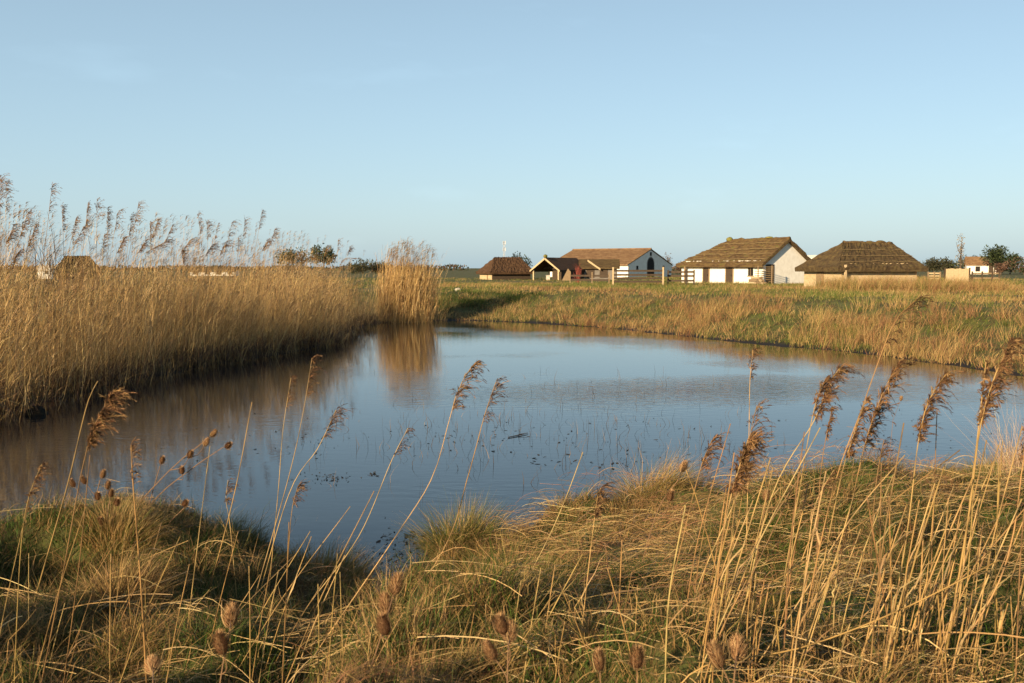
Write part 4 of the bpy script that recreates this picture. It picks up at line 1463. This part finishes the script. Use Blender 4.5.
MB().box((1.62, 4.2, .45), (.06, 7.4, 1.5)).build('side_wall', M['darkwood'], shed)
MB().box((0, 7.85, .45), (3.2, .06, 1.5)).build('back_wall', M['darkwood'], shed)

# ---- long low byre to its right
cc = P(599, 280, 114.0)
byre = thing('byre', 'long low grey boarded byre under brown roof below the tiled barn', 'byre', (cc[0], cc[1], 1.25), math.radians(-8))
MB().box((0, 0, .6), (4.0, 2.6, 1.7)).build('wall', M['greywood'], byre)
mb = MB()
for s_ in (-1, 1):
    poly = [(0, 2.35), (s_ * 1.7, 1.42), (s_ * 1.7, 1.24), (0, 2.17)]
    vs = [(-2.3, y, z) for y, z in poly] + [(2.3, y, z) for y, z in poly]
    mb.add(vs, [(0, 1, 2, 3), (7, 6, 5, 4), (0, 4, 5, 1), (1, 5, 6, 2), (2, 6, 7, 3), (3, 7, 4, 0)])
mb.build('roof', M['thatchbrown'], byre)
MB().prism([(-1.2, 2.3), (.25, 1.3), (.25, 1.08), (-1.2, 2.08)], -1.86, -1.74).build('bargeboard', M['palewood'], byre)
for x_ in (-.9, .6):
    MB().box((x_, -1.32, .75), (.9, .05, 1.0)).build('door', M['darkwood'], byre)
MB().box((-2.03, 0, .8), (.05, 2.0, 1.3)).build('end_board', M['darkwood'], byre)

# ---- barn with orange tiles
Yb = 140.0
a_ = math.radians(36)
corner = P(628, 280, Yb)
ux = np.array([math.cos(a_), -math.sin(a_)])
uy = np.array([math.sin(a_), math.cos(a_)])
Lb, Wb, eb, rb = 13.2, 13.3, 1.9, 2.2
cc = corner[:2] - ux * Lb / 2 + uy * Wb / 2
barn = thing('barn', 'white barn with orange tiled roof and dark arched doorway in its shaded gable', 'barn', (cc[0], cc[1], 1.2), -a_)
house_body(Lb, Wb, eb, rb, True, True).build('wall', M['white'], barn)
mb = MB()
for s_ in (-1, 1):
    k = 60
    vs, fs = [], []
    for i in range(k + 1):
        x_ = -Lb / 2 - .25 + (Lb + .35) * i / k
        bz = .05 * (i % 2)
        ys_ = s_ * (Wb / 2 + .35)
        zz = eb - rb * .35 / (Wb / 2)
        vs += [(x_, 0, eb + rb + .08 + bz), (x_, ys_, zz + .08 + bz), (x_, ys_, zz - .04), (x_, 0, eb + rb - .04)]
    for i in range(k):
        o_ = i * 4
        for q in ((0, 1), (1, 2), (2, 3), (3, 0)):
            fs.append((o_ + q[0], o_ + q[1], o_ + 4 + q[1], o_ + 4 + q[0]))
    fs += [(0, 1, 2, 3), (k * 4 + 3, k * 4 + 2, k * 4 + 1, k * 4)]
    mb.add(vs, fs)
rf = mb.build('roof', M['tile'], barn)
MB().tube([(-Lb / 2 - .25, 0, eb + rb + .1), (Lb / 2 + .1, 0, eb + rb + .1)], .12, 8).build('ridge_tile', M['tile'], rf)
gx = Lb / 2
arch = [(-.95, -.2), (.95, -.2), (.95, 1.9)] + [(.95 * math.cos(t), 1.9 + .95 * math.sin(t)) for t in np.linspace(.2, PI - .2, 8)] + [(-.95, 1.9)]
def on_gable(poly, x0, x1, name, mat, parent):
    vs = [(x0, y, z) for y, z in poly] + [(x1, y, z) for y, z in poly]
    n_ = len(poly)
    mb_ = MB()
    mb_.add(vs, [tuple(range(n_))[::-1], tuple(range(n_, 2 * n_))] + [(i, (i + 1) % n_, (i + 1) % n_ + n_, i + n_) for i in range(n_)])
    return mb_.build(name, mat, parent)
dr_ = on_gable(arch, gx - .05, gx + .03, 'arched_door', M['dark'], barn)
big = [(y * 1.18, z if z < 0 else z * 1.06) for y, z in arch]
on_gable(big, gx - .05, gx + .015, 'stone_surround', M['greywood'], dr_)
for y_, z_, s_ in ((0, 3.45, .5), (-4.0, 1.45, .55), (4.0, 1.45, .55)):
    wd_ = on_gable([(y_ - s_ / 2, z_ - s_ / 2), (y_ + s_ / 2, z_ - s_ / 2), (y_ + s_ / 2, z_ + s_ / 2), (y_ - s_ / 2, z_ + s_ / 2)], gx - .05, gx + .03, 'window', M['dark'], barn)
    on_gable([(y_ - s_ * .62, z_ - s_ / 2 - .09), (y_ + s_ * .62, z_ - s_ / 2 - .09), (y_ + s_ * .62, z_ - s_ / 2 - .01), (y_ - s_ * .62, z_ - s_ / 2 - .01)], gx - .04, gx + .08, 'sill', M['stone'], wd_)

# ---- distant small house on the right, long white building and white barn on the left
cc = P(983, 270, 210)
hs = thing('house', 'small far cream house with red roof among dark trees at the right edge', 'house', (cc[0], cc[1], 1.2), math.radians(-20))
house_body(6.5, 4.2, 2.3, 1.5).build('wall', M['white'], hs)
roof(6.5, 4.2, 2.3, 1.5, 0, 0, .3, .15, .01, 2).build('roof', M['tile'], hs)
MB().box((-1.2, -2.12, 1.2), (.9, .06, 1.1)).build('window', M['dark'], hs)
MB().box((1.3, -2.12, 1.0), (.9, .06, 2.0)).build('door', M['darkwood'], hs)
MB().box((2.2, .3, 4.0), (.5, .5, 1.2)).build('chimney', M['tile'], hs)
cc = P(215, 270, 170)
hs = thing('farm_building', 'long low white building with brown roof behind the left reeds', 'building', (cc[0], cc[1], 1.2), math.radians(6))
house_body(7.4, 4, 1.0, .6).build('wall', M['white'], hs)
roof(7.4, 4, 1.0, .6, 0, 0, .25, .15, .01, 2).build('roof', M['thatchbrown'], hs)
for x_ in (-2.8, -.9, 1.0, 2.8):
    MB().box((x_, -2.02, .6), (.8, .06, .6)).build('window', M['dark'], hs)
cc = P(46, 270, 120)
hs = thing('farm_building', 'tiny white walled building behind the leafless shrub at left', 'building', (cc[0], cc[1], 1.2), .2)
house_body(1.5, 1.4, 1.3, .4).build('wall', M['white'], hs)
roof(1.5, 1.4, 1.3, .4, 0, 0, .2, .12, .01, 2).build('roof', M['stone'], hs)
MB().box((.2, -.72, .9), (.4, .06, .4)).build('window', M['dark'], hs)
cc = P(79, 270, 60)
hs = thing('thatched_hut', 'dark thatched hut top showing over the left reed bed', 'hut', (cc[0], cc[1], .9), .35)
house_body(2.2, 1.9, 1.55, .8, False, False).build('wall', M['darkwood'], hs)
roof(2.2, 1.9, 1.55, .85, .35, .5, .2, .2, .04, 4).build('roof', M['thatchbrown'], hs)
cc = P(822, 262, 120)
hs = thing('house', 'white rendered wall top peeping out between cottage and right hut roofs', 'house', (cc[0], cc[1], 1.2), -.5)
house_body(3.4, 2.8, 2.6, .35).build('wall', M['white'], hs)
roof(3.4, 2.8, 2.6, .35, 0, 0, .1, .1, .005, 4).build('roof', M['white'], hs)

# ------------------------------------------------------------------ fences
def rail_fence(name, label, pts, Y0, post_h, rails, post_r, mat, pmat, z=None, caps=False):
    """pts: px of posts; Y0 depth (number or list)"""
    Yl = Y0 if hasattr(Y0, '__len__') else [Y0] * len(pts)
    ws = [P(a, 280, b) for a, b in zip(pts, Yl)]
    for q in ws:
        q[2] = h1(q[0], q[1])
    root = thing(name, label, 'fence', ws[0])
    for i, q in enumerate(ws):
        l = q - ws[0]
        po = MB().box((l[0], l[1], l[2] + post_h / 2 - .15), (post_r * 2, post_r * 2, post_h + .3)).build('post', pmat, root)
        if caps:
            MB().box((l[0], l[1], l[2] + post_h + .02), (post_r * 2.3, post_r * 2.3, .05)).build('post_cap', M['palewood'], po)
    for h_ in rails:
        mb = MB()
        for a, b in zip(ws[:-1], ws[1:]):
            a, b = a - ws[0], b - ws[0]
            d_ = b - a
            ln = math.hypot(d_[0], d_[1])
            mid = (a + b) / 2
            mb.box((mid[0], mid[1], mid[2] + h_), (ln - post_r * 2 - .01, .06, .14), math.atan2(d_[1], d_[0]))
        mb.build('rail', mat, root)
    return root


rail_fence('fence', 'wooden field gate fence with two pale topped posts before the tiled barn', [613, 663], 74, 1.33, [0.30, .55, .80, 1.10], .055, M['darkwood'], M['palewood'], caps=True)
rail_fence('fence', 'low dark rail fence running from the pale posts to the white cottage', [668, 686, 694], [75, 74, 74], 1.15, [.35, .7, 1.0], .05, M['darkwood'], M['darkwood'])
rail_fence('fence', 'low brown rail fence left of the pale topped gate posts', [570, 592, 609], [76, 75.5, 75], 1.0, [.4, .72], .04, M['darkwood'], M['wood'])
rail_fence('fence', 'weathered dark post fence on the field at the far right', [972, 982, 992, 999], 95, 1.0, [.35, .8], .06, M['wood'], M['darkwood'])
rail_fence('fence', 'pale low fence just right of the right hut', [928, 934, 940], 96, .95, [.3, .55, .8], .06, M['palewood'], M['wood'])
bpn = P(957, 280, 95)
bd = thing('board_screen', 'pale plank screen between dark posts on the field right of the hut', 'screen', (bpn[0], bpn[1], h1(bpn[0], bpn[1])))
mb = MB()
for i in range(9):
    mb.box((-.98 + i * .245, 0, .6), (.235, .04, 1.25 + .05 * (i % 3)))
mb.build('plank_panel', M['palewood'], bd)
for x_ in (-1.18, 1.18):
    MB().box((x_, 0, .6), (.12, .12, 1.5)).build('post', M['darkwood'], bd)
# pale leaning slab and a white box under the shed, pale stone on the left bank
b = P(566, 278, 104)
z0 = h1(b[0], b[1])
o = MB().prism([(-.45, -.05), (.4, -.05), (.5, .9), (.2, 1.25)], -.06, .06).build('leaning_board', M['wood'], None, (b[0], b[1], z0))
tag(o, 'pale board leaning beside the open thatched shed', 'board')
b = P(548, 278, 106.5)
o = thing('crate', 'small white crate standing under the open thatched shed', 'crate', (b[0], b[1], h1(b[0], b[1])))
MB().box((0, 0, .25), (.4, .4, .5)).build('box_body', M['stone'], o)
MB().box((0, 0, .53), (.46, .46, .05)).build('lid', M['stone'], o)
b = P(458, 287, 58)
o = lump((0, 0, .1), (.2, .16, .13), rgb_).build('stone', M['stone'], None, (b[0], b[1], h1(b[0], b[1])), smooth=True)
tag(o, 'pale stone lying on the green bank left of the farm', 'stone')

# mast
b = P(504, 270, 420)
ms = thing('mast', 'thin grey telecom mast rising behind the small left hut', 'mast', (b[0], b[1], 1.2))
mb = MB()
for k in range(3):
    th = 2 * PI * k / 3
    mb.tube([(.5 * math.cos(th), .5 * math.sin(th), 0), (.28 * math.cos(th), .28 * math.sin(th), 12.6)], .07, 5)
for j in range(12):
    for k in range(3):
        t0, t1 = 2 * PI * k / 3, 2 * PI * (k + 1) / 3
        ra, rb_ = .5 - .018 * j, .5 - .018 * (j + 1)
        mb.tube([(ra * math.cos(t0), ra * math.sin(t0), j * 1.05), (rb_ * math.cos(t1), rb_ * math.sin(t1), j * 1.05 + 1.05)], .04, 4)
mb.build('lattice', M['metal'], ms)
for z_ in (9.2, 12.0):
    for k in range(3):
        th = 2 * PI * k / 3
        MB().box((.55 * math.cos(th), .55 * math.sin(th), z_), (.3, .22, 1.5), th).build('antenna', M['metal'], ms)


# ------------------------------------------------------------------ trees
def tree(name, label, px, Y, hgt, wid, col, trunk=.25, shape='round', nl=1400, leaf=.35, group=None, cat='tree', z=None):
    b = P(px, 268, Y)
    root = thing(name, label, cat, (b[0], b[1], 1.2 if z is None else z), R.random() * 6, group)
    mb = MB()
    th = hgt * trunk
    r0 = hgt * .025 + .05
    mb.tube([(0, 0, -.2), (.03 * hgt, 0, th), (0, .02 * hgt, hgt * .8)], [r0, r0 * .75, r0 * .2], 7)
    tips = []
    nl_ = 9
    for i in range(nl_):
        a = i * 2.4 + R.random()
        z0 = th + (hgt * .6 - th) * (i / nl_)
        rr = wid * .5 * R.uniform(.5, .85)
        e_ = np.array([rr * math.cos(a), rr * math.sin(a), z0 + hgt * R.uniform(.12, .3)])
        mb.tube([(0, 0, z0), e_ * np.array([.5, .5, 0]) + np.array([0, 0, z0 + .1 * hgt]), e_], [r0 * .4, r0 * .25, r0 * .1], 5)
        tips.append(e_)
    mb.build('trunk', M['bark'], root)
    # crown: leaf clumps through an uneven volume
    nc = 34
    cs, rs = [], []
    for i in range(nc):
        u = R.normal(0, 1, 3)
        u /= np.linalg.norm(u)
        q = R.random() ** .4
        if shape == 'poplar':
            zc = hgt * (.15 + .83 * R.random())
            rr = wid * .5 * (1 - (zc / hgt) ** 2 * .8) * .6
            cs.append((rr * u[0], rr * u[1], zc))
            rs.append(wid * .25)
        elif shape == 'pine':
            zc = hgt * (.45 + .5 * R.random())
            cs.append((wid * .48 * q * u[0] * (1.3 - zc / hgt * .6), wid * .48 * q * u[1], zc))
            rs.append(wid * R.uniform(.12, .2))
        else:
            zc = th + (hgt - th) * (.5 + .42 * q * u[2])
            cs.append((wid * .42 * q * u[0], wid * .42 * q * u[1], zc))
            rs.append(wid * R.uniform(.1, .2))
    cs, rs = np.array(cs), np.array(rs)
    k = R.integers(0, nc, nl)
    u = R.normal(0, 1, (nl, 3))
    u /= np.linalg.norm(u, axis=1)[:, None]
    p = cs[k] + u * (rs[k] * R.random(nl) ** .5)[:, None]
    p[:, 2] = np.maximum(p[:, 2], .1)
    d = u + R.normal(0, .7, (nl, 3))
    d /= np.linalg.norm(d, axis=1)[:, None]
    sd_ = np.cross(d, R.normal(0, 1, (nl, 3)))
    sd_ /= np.linalg.norm(sd_, axis=1)[:, None]
    l = leaf * R.uniform(.5, 1.2, nl)
    path = np.stack([p, p + d * l[:, None] * .5, p + d * l[:, None]], 1)
    v, f = strips(path, np.stack([l * .15, l * .5, l * .08], 1), sd_)
    cc_ = np.repeat(cmix(nl, col, [1] * len(col)) * R.uniform(.7, 1.25, nc)[k][:, None], 6, 0)
    link('crown', mesh_np('crown', v, f, M['leaf'], cc_), root)
    return root


DG = [(.035, .05, .02), (.05, .065, .025), (.025, .04, .018)]
BG = [(.06, .065, .03), (.075, .07, .04), (.05, .05, .025)]
RB = [(.12, .07, .05), (.09, .06, .04), (.16, .09, .06)]
tree('pine_tree', 'dark windswept pine, left one of the two beyond the left reeds', 292, 260, 5.8, 8.5, DG, .4, 'pine', leaf=.6)
tree('pine_tree', 'dark windswept pine, right one of the two beyond the left reeds', 324, 250, 6.4, 7.5, DG, .4, 'pine', leaf=.6)
tree('bush', 'low dark hedge bush left of the tall pale reed clump', 362, 240, 3.0, 8, BG, .1, leaf=.5, cat='bush')
tree('bush', 'low dark bush partly behind the tall pale reed clump', 384, 245, 2.6, 7, BG, .1, leaf=.5, cat='bush')
tree('tree', 'dark rounded tree right behind the small left hut', 518, 128, 3.5, 3.6, DG, .12, leaf=.3)
tree('tree', 'grey green round tree left of three behind the field fence at right', 933, 260, 3.8, 6.5, BG, .15, leaf=.5)
tree('tree', 'grey green round tree in the middle of three behind the field fence at right', 947, 270, 3.9, 6, BG, .15, leaf=.5)
tree('tree', 'darker round tree under the slim poplar at right', 967, 250, 4.4, 7, DG, .15, leaf=.5)
tree('poplar_tree', 'slim pale poplar standing above the plank screen', 960, 230, 9.4, 2.4, [(.22, .18, .13), (.28, .24, .17)], .1, 'poplar', 260, .4)
tree('pine_tree', 'dark spreading pine above the small cream house at right', 994, 205, 5.4, 6.0, DG, .35, 'pine', leaf=.5)
tree('tree', 'dark green tree right of the small cream house', 1010, 215, 4.6, 5.5, DG, .15, leaf=.5)
tree('bush', 'reddish leafless bush beside the small cream house wall', 1001, 190, 2.6, 2.4, RB, .1, leaf=.3, cat='bush')
tree('bush', 'brown hedge bush cut by the right edge of the view', 1024, 200, 3.2, 7, RB + DG, .1, leaf=.4, cat='bush')
tree('bush', 'low brown shrub between the barn and the white cottage', 684, 130, 1.9, 3.0, RB + DG, .1, leaf=.25, nl=800, cat='bush')
tree('tree', 'bare twiggy tree top just behind the right slope of the barn', 667, 190, 4.3, 2.6, [(.15, .11, .09), (.2, .15, .12)], .3, leaf=.3, nl=240)
# far hedge line along the horizon
xs_ = np.concatenate([np.linspace(-330, -170, 32), np.linspace(-165, -30, 30), np.linspace(60, 260, 40)])
v_all = []
nl = 9000
x = R.choice(xs_, nl) + R.normal(0, 3.5, nl)
y = 560 + R.normal(0, 8, nl) + .1 * x
hz = (1.2 + 2.2 * vnoise(x, y * 0, 14)) * R.random(nl) ** .7
p = np.stack([x, y, 1.0 + hz], 1)
d = R.normal(0, 1, (nl, 3))
d /= np.linalg.norm(d, axis=1)[:, None]
sd_ = np.cross(d, R.normal(0, 1, (nl, 3)))
sd_ /= np.linalg.norm(sd_, axis=1)[:, None]
path = np.stack([p, p + d * .6, p + d * 1.2], 1)
v, f = strips(path, np.broadcast_to(np.array([[.3, .9, .1]]), (nl, 3)), sd_)
c = np.repeat(cmix(nl, BG + RB, [2, 2, 2, 1, 1, 1]), 6, 0)
tag(link('far_hedge', mesh_np('far_hedge', v, f, M['leaf'], c)), 'thin brown hedge line along the horizon', 'hedge', kind='stuff')


# ------------------------------------------------------------------ twiggy bushes
def twigs(name, label, px, Y, hgt, n, mat, r=.012, spread=.35, z=None, cat='shrub'):
    b = P(px, 280, Y)
    z0 = h1(b[0], b[1]) if z is None else z
    root = thing(name, label, cat, (b[0], b[1], z0))
    mb = MB()
    mt = MB()
    for i in range(n):
        a = R.random() * 6.28
        s_ = R.uniform(.1, 1) * spread
        h_ = hgt * R.uniform(.6, 1.0)
        p0 = np.array([R.normal(0, .08), R.normal(0, .08), -.05])
        p2 = p0 + np.array([s_ * h_ * math.cos(a), s_ * h_ * math.sin(a), h_])
        p1 = (p0 + p2) / 2 + R.normal(0, .04 * h_, 3)
        c_ = spline([p0, p1, p2], 7)
        mb.tube(c_, list(np.linspace(r, r * .35, 7)), 4)
        for j in range(4):
            q = c_[R.integers(2, 6)]
            e_ = q + np.array([R.normal(0, .12), R.normal(0, .12), R.uniform(.12, .3)]) * hgt
            mt.tube([q, (q + e_) / 2 + R.normal(0, .02, 3), e_], [r * .45, r * .35, r * .2], 4)
    mb.build('branches', mat, root).name = 'branch'
    mt.build('twig', mat, root)
    return root


twigs('dogwood_bush', 'red stemmed leafless bush in front of the open shed', 578, 84, 1.6, 18, M['redstem'], .015, .35)
twigs('bare_shrub', 'bare branching shrub standing above the reeds at the far left', 52, 24, 3.75, 9, M['bark'], .018, .3, .2)
